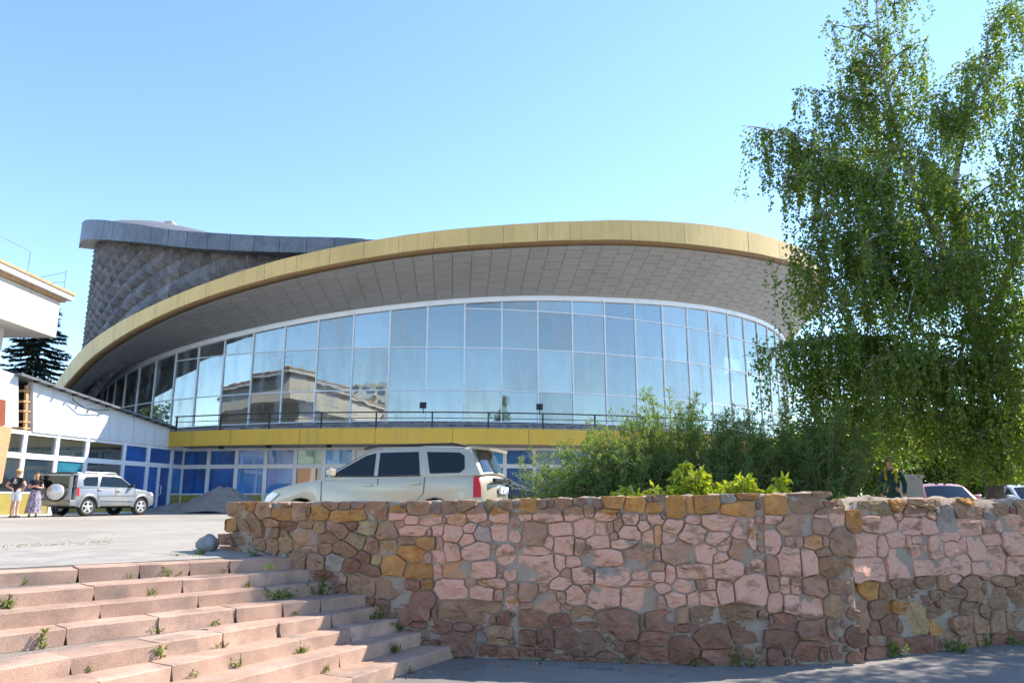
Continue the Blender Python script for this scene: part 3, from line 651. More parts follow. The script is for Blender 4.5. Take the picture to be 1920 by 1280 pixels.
for ph in arc(-128, 128, 4):
    z = RT(ph); e = min(1, max(0, (ph+66)/14)); lift = (1.0 if ph < 30 else .6)*e*e*(3-2*e)
    if ph > 1:
        z = max(RT(ph), (FT(ph) if ph <= 110 else 19)-.6); lift = .3
    rows.append([cyl(ph, 33.75 if -60 <= ph <= 1 else 32.5, z-.3), cyl(ph, 31.8, z+lift*.55-.2*(1-e)), cyl(ph, 29.8, z+lift), cyl(ph, 24, z*.7+.3*18+lift), cyl(ph, 12, 18.8), cyl(ph, .5, 18.5)])
roof.grid(rows).build('roof', mt['roof'], cb, True)
m = MB(); c = on_y(320, 417, 55); m.box(c.x-.24, c.x+.24, 54.7, 55.3, c.z-1.8, c.z-.12).box(c.x-.3, c.x+.3, 54.6, 55.4, c.z-.12, c.z-.02)
m.build('chimney', mt['cream'], cb)
# glass front
RG = 31.3; MS = 4.07; gl = MB()
band = MB(); rows = []
for ph in arc(-76, 90, 2): rows.append([cyl(ph, 31.28, GT(ph)), cyl(ph, 31.46, GT(ph)), cyl(ph, 31.46, GT(ph)+.42), cyl(ph, 31.28, GT(ph)+.42)])
front = band.grid(rows).build('glass_front', mt['white'], cb, False)
mul = [1.0+MS*k for k in range(-19, 22)]
TRZ = [6.12, 7.95, 10.5, 12.9]
def vbar(ph, z0, z1, wd=.075, dp=.12, r=RG+.02):
    t = Vector((math.cos(R(ph)), math.sin(R(ph)), 0))*wd/2; m = MB()
    o_ = Vector((math.sin(R(ph)), -math.cos(R(ph)), 0))
    a = cyl(ph, r-dp/2, z0); b = cyl(ph, r+dp/2, z0)
    q = [a-t, a+t, b+t, b-t]; return m.hexa(q, [p+Vector((0, 0, z1-z0)) for p in q])
def hbar(m, a, b, z, ht=.06, r0=RG-.03, r1=RG+.055):
    return m.hexa([cyl(a, r0, z-ht/2), cyl(b, r0, z-ht/2), cyl(b, r1, z-ht/2), cyl(a, r1, z-ht/2)], [cyl(a, r0, z+ht/2), cyl(b, r0, z+ht/2), cyl(b, r1, z+ht/2), cyl(a, r1, z+ht/2)])
for ph in mul: vbar(ph, 6.05, GT(ph)+.02).build('mullion', mt['alu'], front)
for a, b in zip(mul[:-1], mul[1:]):
    zs = [z for z in TRZ if z < min(GT(a), GT(b))-.25]
    for z in zs: hbar(MB(), a+.06, b-.06, z).build('transom', mt['alu'], front)
    for j, z in enumerate(zs):
        za = zb = (zs[j+1]-.035 if j+1 < len(zs) else None)
        if za is None: za, zb = GT(a)+.01, GT(b)+.01
        tl = random.uniform(-.010, .010); tl2 = random.uniform(-.010, .010); e = .07
        q = lambda dr: [cyl(a+e, RG+dr-tl2, z+.035), cyl(b-e, RG+dr+tl-tl2, z+.035), cyl(b-e, RG+dr+tl+tl2, zb), cyl(a+e, RG+dr+tl2, za)]
        clear = 20.5 < a < 28
        MB().hexa(q(-.006), q(.006)).build('pane', mt['glass_clear'] if clear else mt['glass_v'][random.choice((0, 0, 1, 1, 2))], front)
# inside: floor, back wall, ceiling, columns
ins = MB(); rows = []
for ph in arc(-76, 90, 3): rows.append([cyl(ph, 31.1, 6.0), cyl(ph, 25.5, 6.0), cyl(ph, 25.5, GT(ph)+1.2), cyl(ph, 31.2, GT(ph)+.5)])
ins.grid(rows).build('foyer_shell', mt['interior'], cb)
for ph in arc(-70, 86, MS*2): 
    m = MB(); m.lathe([(.28, 6.0), (.28, GT(ph)+.8)], 12, Matrix.Translation(Vector(cyl(ph+.6, 29.6, 0)))).build('foyer_column', mt['interior_col'], cb, True)
for ph in arc(-60, 80, .95):
    MB().bar(cyl(ph, 27.0, GT(ph)-.1), cyl(ph, 28.6, GT(ph)+.05), .10, .06).build('ceiling_lamp', mt['black'], cb)
# parapet under the glass, terrace, yellow band
par = MB(); rows = []
for ph in arc(-60, 80, 2): rows.append([cyl(ph, 31.5, 5.1), cyl(ph, 31.5, 6.02), cyl(ph, 31.1, 6.05)])
par.grid(rows).build('terrace_parapet', mt['parapet'], cb)
pod = MB(); rows = []
for ph in arc(-44, 80, 2):
    ro = 36.55 if ph > -21 else 33.4
    rows.append([cyl(ph, 31.2, 5.16), cyl(ph, ro, 5.16), cyl(ph, ro, 4.47), cyl(ph, 33.0, 4.47)])
pod = pod.grid(rows).build('terrace', mt['ceil'], cb)
for ph in arc(-20.4, 77, 6.1):
    m = MB(); P = []
    for k in range(4):
        q = ph+.015+6.07*k/3; P.append([cyl(q, 36.5, 4.43), cyl(q, 36.8, 4.43), cyl(q, 36.8, 5.23), cyl(q, 36.5, 5.23)])
    m.grid(P).build('yellow_panel', mt['yellow'], pod)
rail = MB()
for zz, ht in ((6.08, .06), (5.78, .035), (5.42, .03)):
    for ph in arc(-20.6, 76, 2): hbar(rail, ph, ph+2, zz, ht, 36.33, 36.33+ht)
rail = rail.build('railing', mt['black'], cb)
for ph in arc(-20.4, 76, 4.55): vbar(ph, 5.16, 6.08, .07, .07, 36.35).build('railing_post', mt['black'], rail)
for px, py in ((793, 764), (1018, 769)):
    ph = math.degrees(math.atan2((px-960)/F*38.4-CC.x, CC.y-38.4)); c = cyl(ph, 36.35, 6.0)
    m = MB(); m.bar(c, c+Vector((0, 0, .35)), .04, .04); m.bar(c+Vector((-.17, -.12, .42)), c+Vector((.17, -.12, .42)), .12, .30, (0, .35, 1)); m.build('floodlight', mt['black'], rail)
for ph in (-16, -11.5, -6.2):
    c = cyl(ph, 36.0, 4.47); MB().lathe([(.13, -.16), (.16, -.05), (.05, 0)], 10, Matrix.Translation(c)).build('ceiling_spot', mt['black'], cb)
# ground floor glazing
def glazing(parent, nodes_, foils, door=None, zt=4.43):
    m0 = MB()
    for k, p in enumerate(nodes_): pass
    for k, (a, b) in enumerate(zip(nodes_[:-1], nodes_[1:])):
        d = (b-a).normalized(); n_ = Vector((d.y, -d.x, 0)); n_ = n_ if n_.y < .3 and (n_.x*.3-n_.y) > -.2 else -n_
        up = lambda p, z: Vector((p.x, p.y, z)); is_door = door is not None and k == door
        for nm, z0, z1, dp in (('sill_band', PZ-.05, 1.92 if not is_door else PZ+.06, .04),):
            a2, b2 = a, b
            MB().hexa([up(a2, z0)-n_*.1, up(b2, z0)-n_*.1, up(b2, z0)+n_*dp, up(a2, z0)+n_*dp], [up(a2, z1)-n_*.1, up(b2, z1)-n_*.1, up(b2, z1)+n_*dp, up(a2, z1)+n_*dp]).build(nm, mt['plinth'], parent)
        for zc, ht in ((1.95, .08), (3.43, .22), (4.36, .16)):
            if is_door and zc < 2: continue
            MB().hexa([up(a, zc-ht/2)-n_*.06, up(b, zc-ht/2)-n_*.06, up(b, zc-ht/2)+n_*.06, up(a, zc-ht/2)+n_*.06], [up(a, zc+ht/2)-n_*.06, up(b, zc+ht/2)-n_*.06, up(b, zc+ht/2)+n_*.06, up(a, zc+ht/2)+n_*.06]).build('rail', mt['white'], parent)
        t = .10
        MB().hexa([up(a, PZ)-d*t-n_*.08, up(a, PZ)+d*t-n_*.08, up(a, PZ)+d*t+n_*.085, up(a, PZ)-d*t+n_*.085], [up(a, zt)-d*t-n_*.08, up(a, zt)+d*t-n_*.08, up(a, zt)+d*t+n_*.085, up(a, zt)-d*t+n_*.085]).build('mullion', mt['white'], parent)
        f1, f2 = foils[k % len(foils)]
        for z0, z1, fi in ((PZ+.9 if not is_door else PZ+.1, 3.33, f1), (3.53, 4.30, f2)):
            j = random.uniform(-.01, .01)
            MB().hexa([up(a, z0)-n_*.02, up(b, z0)-n_*(.02+j), up(b, z0)+n_*(.0-j), up(a, z0)], [up(a, z1)-n_*.02, up(b, z1)-n_*(.02+j), up(b, z1)+n_*(.0-j), up(a, z1)]).build('pane', mt['foil'][fi], parent)
        if is_door:
            mid = (a+b)/2; MB().hexa([up(mid, PZ)-d*.07-n_*.05, up(mid, PZ)+d*.07-n_*.05, up(mid, PZ)+d*.07+n_*.07, up(mid, PZ)-d*.07+n_*.07], [up(mid, 3.33)-d*.07-n_*.05, up(mid, 3.33)+d*.07-n_*.05, up(mid, 3.33)+d*.07+n_*.07, up(mid, 3.33)-d*.07+n_*.07]).build('door_stile', mt['white'], parent)
            q = mid+d*.16; MB().tube([up(q, 1.9)+n_*.03, up(q, 1.95)+n_*.14, up(q, 2.35)+n_*.14, up(q, 2.4)+n_*.03], .02, 6).build('door_handle', mt['alu'], parent)
gf = MB(); rows = []
for ph in arc(-24, 76, 4): rows.append([cyl(ph, 31.5, 1.0), cyl(ph, 31.5, 4.5)])
gf = gf.grid(rows).build('ground_floor', mt['interior'], cb)
K0 = Vector((-18.3, 42.0, 0))
nodes_ = [K0]
for k in range(1, 48):
    ph = -21.2+k*2.72; rr = 34.3+max(0, (-10-ph)/11.2)*.9; nodes_.append(Vector((*cyl(ph, rr, 0).xy, 0)))
glazing(gf, nodes_, [(0, 0), (0, 0), (1, 1), (1, 1), (3, 5), (2, 2), (2, 4), (1, 2), (3, 4), (3, 3), (4, 2)])

# ------------------------------------------------------------------ low entrance wing on the left
wd = Vector((.14, .99, 0)).normalized(); wn = Vector((.99, -.14, 0)).normalized()
wing = empty('entrance_wing', (-19, 36, PZ), 0, 'low white entrance wing with window wall and sloping parapet, left of the yellow band', 'building')
def wing_at(px, off=0):       # where the image column meets the wing's front line
    r = ray(px, 860); k = r.x/r.y; t = (K0.x-k*K0.y)/(k*wd.y-wd.x); return K0+wd*t+wn*off
wn_nodes = [wing_at(px) for px in (-200, -130, -60, -5, 40, 102, 159, 230, 276, 321)]+[K0]
core = MB(); a, b = wn_nodes[0], K0
core.hexa([a-wn*9, a-wn*.6, b-wn*.6, b-wn*9], [p+Vector((0, 0, 4.4)) for p in (a-wn*9, a-wn*.6, b-wn*.6, b-wn*9)])
core.build('wing_core', mt['interior'], wing)
wg = MB().bar(a+Vector((0, 0, PZ+.02)), b+Vector((0, 0, PZ+.02)), .12, .06).build('wing_glazing', mt['white'], wing)
glazing(wg, wn_nodes, [(3, 3), (3, 3), (3, 3), (3, 3), (3, 3), (4, 3), (3, 3), (0, 0), (0, 0), (1, 0)], door=8, zt=4.42)
def on_wing(px, py, off=.12):
    d = ray(px, py); k = d.x/d.y; q = K0+wn*off; t = (q.x-k*q.y)/(k*wd.y-wd.x); p = q+wd*t; return Vector((p.x, p.y, EYE+d.z/d.y*p.y))
# white parapet in sheets, dark gutter, hatch with timber shelves
xs = [62, 100, 135, 165, 205, 250, 290, 318]
top_y = lambda x: 714+(801-714)*(x-62)/(318-62)
bot_y = lambda x: 806.5+(838-806.5)*(x-35)/(318-35)
par = MB(); 
for x0, x1 in zip(xs[:-1], xs[1:]):
    q = [on_wing(x0+.4, bot_y(x0)), on_wing(x1, bot_y(x1)), on_wing(x1, top_y(x1)), on_wing(x0+.4, top_y(x0))]
    MB().hexa(q, [p-wn*.25 for p in q]).build('parapet_sheet', mt['render_white'], wing)
e0 = on_wing(30, top_y(30), .2); e1 = on_wing(322, top_y(322), .2)
g = MB().bar(e0+Vector((0, 0, .04)), e1+Vector((0, 0, .04)), .5, .10).build('roof_edge', mt['roof'], wing)
for k in np.linspace(.08, .98, 14):
    p = e0.lerp(e1, k); MB().bar(p+wn*.1+Vector((0, 0, -.05)), p+wn*.34+Vector((0, 0, -.05)), .10, .08).build('rafter_end', mt['black'], g)
r0, r1 = e0.copy(), e1.copy()
MB().hexa([r0-wn*.1, r1-wn*.1, r1-wn*9, r0-wn*9], [p+Vector((0, 0, .1)) for p in (r0-wn*.1, r1-wn*.1, r1-wn*9+Vector((0, 0, -.3)), r0-wn*9+Vector((0, 0, -.3)))]).build('wing_roof', mt['roof'], wing)
MB().tube([on_wing(135, 748, .3), on_wing(160, 766, .35), on_wing(185, 768, .35), on_wing(205, 768, .3)], .025, 5).build('cable', mt['black'], wing)
hq = [on_wing(34, bot_y(34), -.6), on_wing(63, bot_y(63), -.6), on_wing(63, top_y(63), -.6), on_wing(34, top_y(34), -.6)]
hatch = MB().hexa(hq, [p-wn*.1 for p in hq]).build('shelf_niche', mt['darkbark'], wing)
for yy in (732, 752, 770, 790, 802):
    MB().bar(on_wing(34, yy, -.2), on_wing(63, yy+3, -.2), .5, .07).build('shelf_board', mt['timber'], hatch)
for xx in (50,): MB().bar(on_wing(xx, 722, -.02), on_wing(xx-3, 806, -.02), .1, .12).build('shelf_post', mt['timber'], hatch)
# ------------------------------------------------------------------ pavilion at the left edge
pv = empty('pavilion', (-26, 24, PZ), 0, 'cream pavilion with overhanging upper storey cut by the left picture edge', 'building')
X0, YE = -22.0, 35.2
up_ = MB().box(-50, X0-.06, 5, YE-.06, 9.35, 11.1).build('upper_storey', mt['cream'], pv)
for y0 in np.arange(5, YE-.1, 2.33):                      # facing panels with open joints
    for z0, z1 in ((9.3, 9.98), (10.0, 11.08)):
        MB().box(X0-.05, X0, y0+.012, min(y0+2.31, YE), z0, z1).build('facing_panel', mt['cream'], up_)
for x0 in np.arange(-50, X0-.4, 2.33):
    MB().box(x0+.012, min(x0+2.31, X0-.06), YE-.05, YE, 9.3, 11.08).build('facing_panel', mt['cream'], up_)
    if x0 > -34: MB().box(x0+.012, min(x0+2.31, X0-.06), 5, YE-.06, 9.28, 9.33).build('soffit_panel', mt['cream'], up_)
rs = MB().box(-51, X0+.35, 4.2, YE+.5, 11.25, 11.5).build('roof_slab', mt['render_white'], pv)
MB().box(-51, X0+.40, 4.15, YE+.55, 11.5, 11.62).build('roof_edge', mt['timber'], rs)
MB().box(-50.5, X0+.15, 4.8, YE+.2, 11.1, 11.25).build('eaves', mt['timber'], rs)
for y in (32.4, 35.2, 29): MB().bar((X0+.1, y, 11.6), (X0+.1, y, 12.7), .016, .016).build('guard_post', mt['zinc'], rs)
MB().bar((X0+.1, 28, 12.7), (X0+.1, 32.4, 12.7), .014, .014).bar((X0-1.2, 35.2, 12.3), (X0+.1, 35.2, 12.6), .016, .016).bar((X0-.9, 35.2, 12.0), (X0+.1, 35.2, 12.1), .016, .016).build('guard_rail', mt['zinc'], rs)
lw = MB().box(-48, X0-1.0, 6, YE-2.2, 1.0, 9.3).build('lower_storey', mt['cream'], pv)
for k in range(4):
    MB().box(X0-1.02, X0-.96, 8+k*5, 11.5+k*5, 5.2, 8.4).build('window', mt['foil'][3], lw)
for y in (29.2, 20, 11): MB().box(X0-.75, X0-.15, y-.3, y+.3, 1.0, 9.3).build('column', mt['render_white'], pv)
p0 = on_wing(-120, 805, .1); p1 = on_wing(34, 807, .1)
q = [on_wing(-140, 798, .14), on_wing(34.5, 800, .14), on_wing(34.5, 704, .14), on_wing(-140, 640, .14)]
MB().hexa(q, [p-wn*1.2 for p in q]).build('gable_wall', mt['render_white'], pv)
q = [on_wing(-140, 960, .5), on_wing(4, 905, .5), on_wing(23, 800, .5), on_wing(-140, 793, .5)]
MB().hexa(q, [p-wn*.5 for p in q]).build('brick_pier', mt['brick'], pv)
q = [on_wing(-30, 800, .2), on_wing(10, 797, .2), on_wing(11, 750, .2), on_wing(-30, 742, .2)]
MB().hexa(q, [p-wn*.05 for p in q]).build('red_board', mt['sign_red'], pv)
# stacked boards beside the pier
sb = empty('board_stack', on_z(10, 962, PZ), 0, 'low stack of pale boards at the far left behind the people', 'boards')
for k, (px, n_) in enumerate(((-60, 1), (-60, 1), (-60, 1))):
    a = on_z(-60, 966, PZ)+Vector((0, 0, .08+k*.17)); b = on_z(46+2*(k == 0)*6, 962, PZ)+Vector((0, 0, .08+k*.17))
    bevel(MB().bar(a, b, .5-.06*k, .15).build('board', mt['plank'] if k else mt['cream'], sb), .01, 1)
fl = on_z(5, 962, PZ)+Vector((0, .1, .52)); m = MB()
for k in range(9): m.lathe([(.0, 0), (.05, .03), (.0, .09)], 6, Matrix.Translation(fl+Vector((random.uniform(-.3, .3), random.uniform(-.1, .1), random.uniform(0, .12)))), cap=False)
o = m.build('flower_bunch', M('red_petals', (.5, .05, .06), .6)); tag(o, 'small bunch of red flowers lying on the pale boards', 'flowers')

# ------------------------------------------------------------------ apartment block across the street (seen mirrored in the glass)
ab = empty('apartment_block', (-62, -95, 0), 0, 'pale apartment tower across the street, seen only mirrored in the glass front', 'building')
MB().box(-72, -52, -105, -88, 0, 27.5).build('wall', mt['cream'], ab)
for f_ in range(9):
    for k in range(6):
        x = -70.6+k*3.3; z = 1.6+f_*2.95
        MB().box(x, x+1.6, -87.99, -87.9, z, z+1.5).build('window', mt['foil'][3], ab)
    MB().box(-63.5, -58.5, -88, -86.8, .9+f_*2.95, 1.95+f_*2.95).build('balcony', mt['render_white'], ab)

# ------------------------------------------------------------------ heap of sand
hp = []; hb = on_y(368, 950, 36.3); hb.z = PZ
for i in range(41):
    row = []
    for j in range(61):
        x = (j/60-.5)*6.6; y = (i/40-.5)*4.4
        r1_ = math.hypot((x-.5)/1.75, y/1.5); h = 1.42*max(0, 1-r1_*.62)**1.15
        h = min(h, 1.22+.03*math.sin(x*5)); r2_ = math.hypot((x+1.7)/1.5, (y-.1)/1.3); h = max(h, .5*max(0, 1-r2_*.7)); r3_ = math.hypot((x-2.2)/1.0, y/1.2); h = max(h, .42*max(0, 1-r3_*.8))
        h += (.05*math.sin(x*7+y*4)*math.cos(y*6-x*2)+random.uniform(-.045, .045))*min(1, h*3) - (.03 if h < .01 else 0)
        row.append((hb.x+x, hb.y+2.0+y, PZ+h))
    hp.append(row)
o = MB().grid(hp).build('sand_heap', mt['sand'], None, True); tag(o, 'flat-topped heap of grey sand dumped in front of the blue windows', 'sand heap')

# ------------------------------------------------------------------ vehicles
mt['car_glass'] = M('car_glass', (.006, .010, .011), .03, var=.1, spec=.5)
mt['trim'] = M('black_trim', (.025, .025, .027), .6); mt['chrome'] = M('alloy', (.62, .62, .60), .35, metal=.6, var=.08)
mt['lens_red'] = M('red_lens', (.62, .012, .015), .3, spec=.3); mt['lens_clear'] = M('clear_lens', (.75, .75, .75), .1, spec=.9); mt['plate'] = M('number_plate', (.75, .76, .78), .4)
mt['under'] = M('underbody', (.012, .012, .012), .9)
def paint(name, c, metal=.25, dust=.35):
    return M(name, c, .32, metal=metal, var=.04, scale=1, fine=60, spec=.6, coat=.6, dirt=((.42, .35, .26), dust, 1.1))
class Car:
    def __init__(s, name, label, loc, heading, mat, L, Wd, lower, house, wheels, rw, group=None, cat='car', dust=None):
        """lower: top outline (x,z) from front bumper bottom over hood and belt to rear bumper bottom; house: outline of the cabin above the belt; x forward from the middle"""
        s.root = empty(name, loc, heading, label, cat, group); s.W = Wd; s.L = L; s.mat = mat; s.rw = rw; s.wheels = wheels
        zs = min(lower[0][1], lower[-1][1]); ra = rw*1.17; out = list(lower)
        for xw in sorted(wheels):           # sill with wheel arches, walked from the rear to the front
            out.append((xw-ra*1.02, zs))
            for k in range(1, 10):
                a = math.pi-math.pi*k/10; out.append((xw+ra*math.cos(a), max(zs, rw+ra*math.sin(a)*1.0)))
            out.append((xw+ra*1.02, zs))
        s.zbelt = max(p[1] for p in lower); s.zroof = max(p[1] for p in house); s.lower = out; s.house = house
        s.body = s.shell('body', out, False); s.cabin = s.shell('cabin', house, True)
        m = MB(); zf = zs-.03
        m.box(-L/2+.35, L/2-.35, -Wd/2+.22, Wd/2-.22, zf-.04, .55); m.build('underbody', mt['under'], s.root, local=True)
        for xw in wheels:
            for sd in (-1, 1): s.wheel(xw, sd)
    def half(s, z, cabin):
        if cabin:
            t = (z-s.zbelt+.1)/(s.zroof-s.zbelt+.1); t = max(0, min(1, t)); return s.W/2-.035-.17*t**1.2
        t = (z-.62)/.45; return s.W/2-.045*t*t
    def pt(s, x, z, f, cabin):
        hw = s.half(z, cabin); e = max(0, (abs(x)/(s.L/2)-.55)/.45)
        xx = x-math.copysign(.16*abs(f)**2.6*e*e, x) if not cabin else x-math.copysign(.05*abs(f)**2, x)
        hw2 = hw*(1-.05*e*e) if not cabin else hw
        zz = z+(.045 if cabin else .03)*(1-f*f)*(1 if z > .6 else 0)
        return Vector((xx, hw2*f, zz))
    def shell(s, name, outl, cabin):
        m = MB(); fr = (-1, -.9, -.6, -.2, .2, .6, .9, 1); n = len(outl)
        P = [[s.pt(x, z, f, cabin) for f in fr] for x, z in outl]; b = 0
        for row in P: m.v += [tuple(p) for p in row]
        k = len(fr)
        for i in range(n):
            i2 = (i+1) % n
            for j in range(k-1): m.f.append((i*k+j, i*k+j+1, i2*k+j+1, i2*k+j))
        m.f.append(tuple(i*k for i in range(n))); m.f.append(tuple(i*k+k-1 for i in range(n))[::-1])
        o = m.build(name, s.mat, s.root, True, local=True); bevel(o, .028, 2, 35); return o
    def wheel(s, xw, sd):
        rw = s.rw; y = sd*(s.W/2-.02); Mx = Matrix.Translation((xw, y-sd*.20, rw)) @ Matrix.Rotation(-sd*math.pi/2, 4, 'X')
        t = MB().lathe([(rw*.62, 0), (rw*.93, 0), (rw, .03), (rw, .17), (rw*.94, .205), (rw*.66, .20), (rw*.64, .17)], 26, Mx, False).build('wheel', mt['rubber'], s.root, True, local=True)
        rim = MB().lathe([(rw*.0, .10), (rw*.64, .12), (rw*.66, .20), (rw*.60, .205), (rw*.58, .16)], 22, Mx, False)
        for k in range(5):
            a = 2*math.pi*k/5+.3
            c = lambda r, w_, z: Mx @ Vector((r*math.cos(a)-w_*math.sin(a), r*math.sin(a)+w_*math.cos(a), z))
            rim.hexa([c(.03, -.045, .15), c(rw*.61, -.035, .15), c(rw*.61, .035, .15), c(.03, .045, .15)], [c(.03, -.045, .20), c(rw*.61, -.03, .195), c(rw*.61, .03, .195), c(.03, .045, .20)])
        rim.lathe([(.0, .215), (.055, .21), (.06, .16)], 10, Mx, False)
        rim.build('rim', mt['chrome'], t, False, local=True)
        MB().lathe([(rw*.62, .118), (0, .105)], 16, Mx, False).build('brake', mt['under'], t, False, local=True)
    def side(s, name, poly, mat, sd, off=.006, cabin=True, parent=None, thick=.012):
        m = MB(); n = len(poly)
        for d in (off, off-thick): m.v += [tuple(s.pt(x, z, sd, cabin)+Vector((0, sd*d, 0))) for x, z in poly]
        m.f.append(tuple(range(n))); m.f.append(tuple(range(n, 2*n))[::-1])
        for i in range(n): m.f.append((i, (i+1) % n, n+(i+1) % n, n+i))
        return m.build(name, mat, parent or s.root, False, local=True)
    def across(s, name, a, b, mat, f0=-.86, f1=.86, off=.008, cabin=True, parent=None):
        d = Vector((b[0]-a[0], 0, b[1]-a[1])).normalized(); nrm = Vector((-d.z, 0, d.x)); nrm = nrm if nrm.z > 0 or abs(nrm.z) < .2 and nrm.x*a[0] > 0 else -nrm
        if nrm.x*a[0] < 0 and abs(d.z) > .5: nrm = -nrm
        fs = np.linspace(f0, f1, 9); m = MB()
        m.grid([[s.pt(*p, f, cabin)+nrm*off for f in fs] for p in (a, ((a[0]+b[0])/2, (a[1]+b[1])/2), b)])
        return m.build(name, mat, parent or s.root, True, local=True)
    def line(s, pts, sd, cabin=False, name='door_seam', mat=None, w_=.008):
        m = MB()
        for (a, b) in zip(pts[:-1], pts[1:]):
            m.bar(s.pt(*a, sd, cabin)+Vector((0, sd*.001, 0)), s.pt(*b, sd, cabin)+Vector((0, sd*.001, 0)), w_, .006, (0, sd, 0))
        m.build(name, mat or mt['trim'], s.body, False, local=True)
    def handle(s, x, z, sd):
        p = s.pt(x, z, sd, False); bevel(MB().box(p.x-.09, p.x+.09, min(p.y, p.y+sd*.03), max(p.y, p.y+sd*.03), z-.018, z+.018).build('door_handle', s.mat, s.root, local=True), .008, 2)
    def mirror(s, x, z, sd, mat):
        p = s.pt(x, z, sd, True); o = MB().hexa([(p.x-.02, p.y, z), (p.x-.02, p.y+sd*.20, z), (p.x-.02, p.y+sd*.20, z+.15), (p.x-.02, p.y, z+.13)], [(p.x+.12, p.y, z+.03), (p.x+.09, p.y+sd*.17, z+.03), (p.x+.09, p.y+sd*.17, z+.12), (p.x+.12, p.y, z+.10)])
        bevel(o.build('mirror', mat, s.root, local=True), .02, 2)
silver_beige = paint('silver_beige_paint', (.47, .425, .32), .25, .1); silver = paint('dusty_silver_paint', (.25, .26, .27), .35, .5)
dark_blue = paint('dark_blue_paint', (.02, .025, .04), .2, .1); rose = paint('faded_red_paint', (.40, .13, .12), .1, .3); white_p = paint('white_paint', (.62, .66, .68), .05, .2)
# estate car behind the wall: rear at the right
ang = R(165.5); mid = Vector((-2.28, 14.05, PZ))
lower = [(2.16, .30), (2.22, .42), (2.20, .62), (2.12, .74), (1.95, .85), (1.5, .95), (1.02, 1.015), (.9, 1.03), (-.6, 1.06), (-1.95, 1.09), (-2.10, 1.06), (-2.17, .85), (-2.20, .62), (-2.20, .42), (-2.10, .30)]
house = [(1.02, 1.0), (.15, 1.50), (-.15, 1.555), (-.9, 1.585), (-1.7, 1.56), (-1.86, 1.52), (-2.08, 1.07)]
c1 = Car('estate_car', 'silver beige estate car parked close behind the rubble wall', mid, ang, silver_beige, 4.44, 1.74, lower, house, (1.30, -1.22), .325)
for sd in (-1, 1):
    c1.side('window', [(.80, 1.10), (.18, 1.44), (-.10, 1.485), (-.12, 1.09)], mt['car_glass'], sd)
    c1.side('window', [(-.20, 1.09), (-.18, 1.49), (-.90, 1.50), (-.98, 1.10)], mt['car_glass'], sd)
    c1.side('window', [(-1.16, 1.12), (-1.06, 1.495), (-1.66, 1.475), (-1.75, 1.42), (-1.78, 1.20), (-1.70, 1.13)], mt['car_glass'], sd)
    c1.line([(.92, 1.0), (.90, .60), (.98, .38)], sd); c1.line([(-.16, 1.04), (-.18, .40)], sd); c1.line([(-1.02, 1.06), (-1.02, .78), (-.85, .62)], sd)
    c1.line([(.8, 1.085), (-.12, 1.075), (-1.0, 1.085)], sd, True, 'window_trim', mt['trim'], .02)
    c1.handle(.02, .93, sd); c1.handle(-.86, .955, sd); c1.mirror(.72, 1.08, sd, silver_beige)
    tl = c1.side('taillight', [(-2.0, .72), (-1.99, 1.06), (-2.10, 1.07), (-2.175, .90), (-2.19, .72)], mt['lens_red'], sd, .012, False)
    c1.side('headlight', [(2.02, .64), (1.80, .78), (1.98, .82), (2.13, .74), (2.18, .64)], mt['lens_clear'], sd, .008, False)
    MB().tube([c1.pt(.25, 1.53, sd*.93, True)+Vector((0, 0, .03)), c1.pt(-.1, 1.56, sd*.93, True)+Vector((0, 0, .055)), c1.pt(-1.5, 1.57, sd*.93, True)+Vector((0, 0, .055)), c1.pt(-1.75, 1.55, sd*.93, True)+Vector((0, 0, .03))], .022, 6).build('roof_rail', mt['trim'], c1.root, True, local=True)
c1.across('windshield', (.97, 1.05), (.20, 1.48), mt['car_glass']); c1.across('rear_window', (-1.90, 1.46), (-2.05, 1.12), mt['car_glass'], -.8, .8, .012)
MB().hexa([(-1.80, -.62, 1.535), (-1.80, .62, 1.535), (-2.10, .58, 1.51), (-2.10, -.58, 1.51)], [(-1.78, -.64, 1.59), (-1.78, .64, 1.59), (-2.12, .60, 1.56), (-2.12, -.60, 1.56)]).build('spoiler', silver_beige, c1.root, local=True)
MB().box(-2.225, -2.19, -.26, .26, .78, .90).build('number_plate', mt['plate'], c1.root, local=True)
bevel(MB().box(-2.28, -1.9, -.80, .80, .36, .62).build('rear_bumper', silver_beige, c1.root, local=True), .05, 3); bevel(MB().box(-2.215, -2.15, -.55, .55, .98, 1.04).build('tailgate_grip', mt['trim'], c1.root, local=True), .01, 2)
MB().bar((-2.10, .02, 1.14), (-1.98, .35, 1.20), .02, .02).build('wiper', mt['trim'], c1.root, local=True)
# silver off-roader by the wing with its rear door swung open
suv_r = on_y(164, 965.5, 30.2); suv_f = on_z(258, 962.5, PZ); hd = math.atan2(suv_f.y-suv_r.y, suv_f.x-suv_r.x); hd = R(66)
nrm = Vector((math.sin(hd), -math.cos(hd), 0)); fw = Vector((math.cos(hd), math.sin(hd), 0))
mid = suv_r+fw*1.2-nrm*.86; mid.z = PZ
lower = [(2.0, .38), (2.06, .55), (2.04, .76), (1.92, .90), (1.45, 1.02), (1.02, 1.07), (.9, 1.09), (-.6, 1.12), (-1.75, 1.13), (-1.84, 1.08), (-1.88, .8), (-1.92, .62), (-1.90, .38)]
house = [(1.02, 1.05), (.30, 1.58), (.05, 1.64), (-.8, 1.66), (-1.62, 1.63), (-1.72, 1.58), (-1.82, 1.1)]
c2 = Car('off_road_car', 'dusty silver off-road car with its rear door open beside the people', mid, hd, silver, 4.05, 1.74, lower, house, (1.25, -1.22), .355)
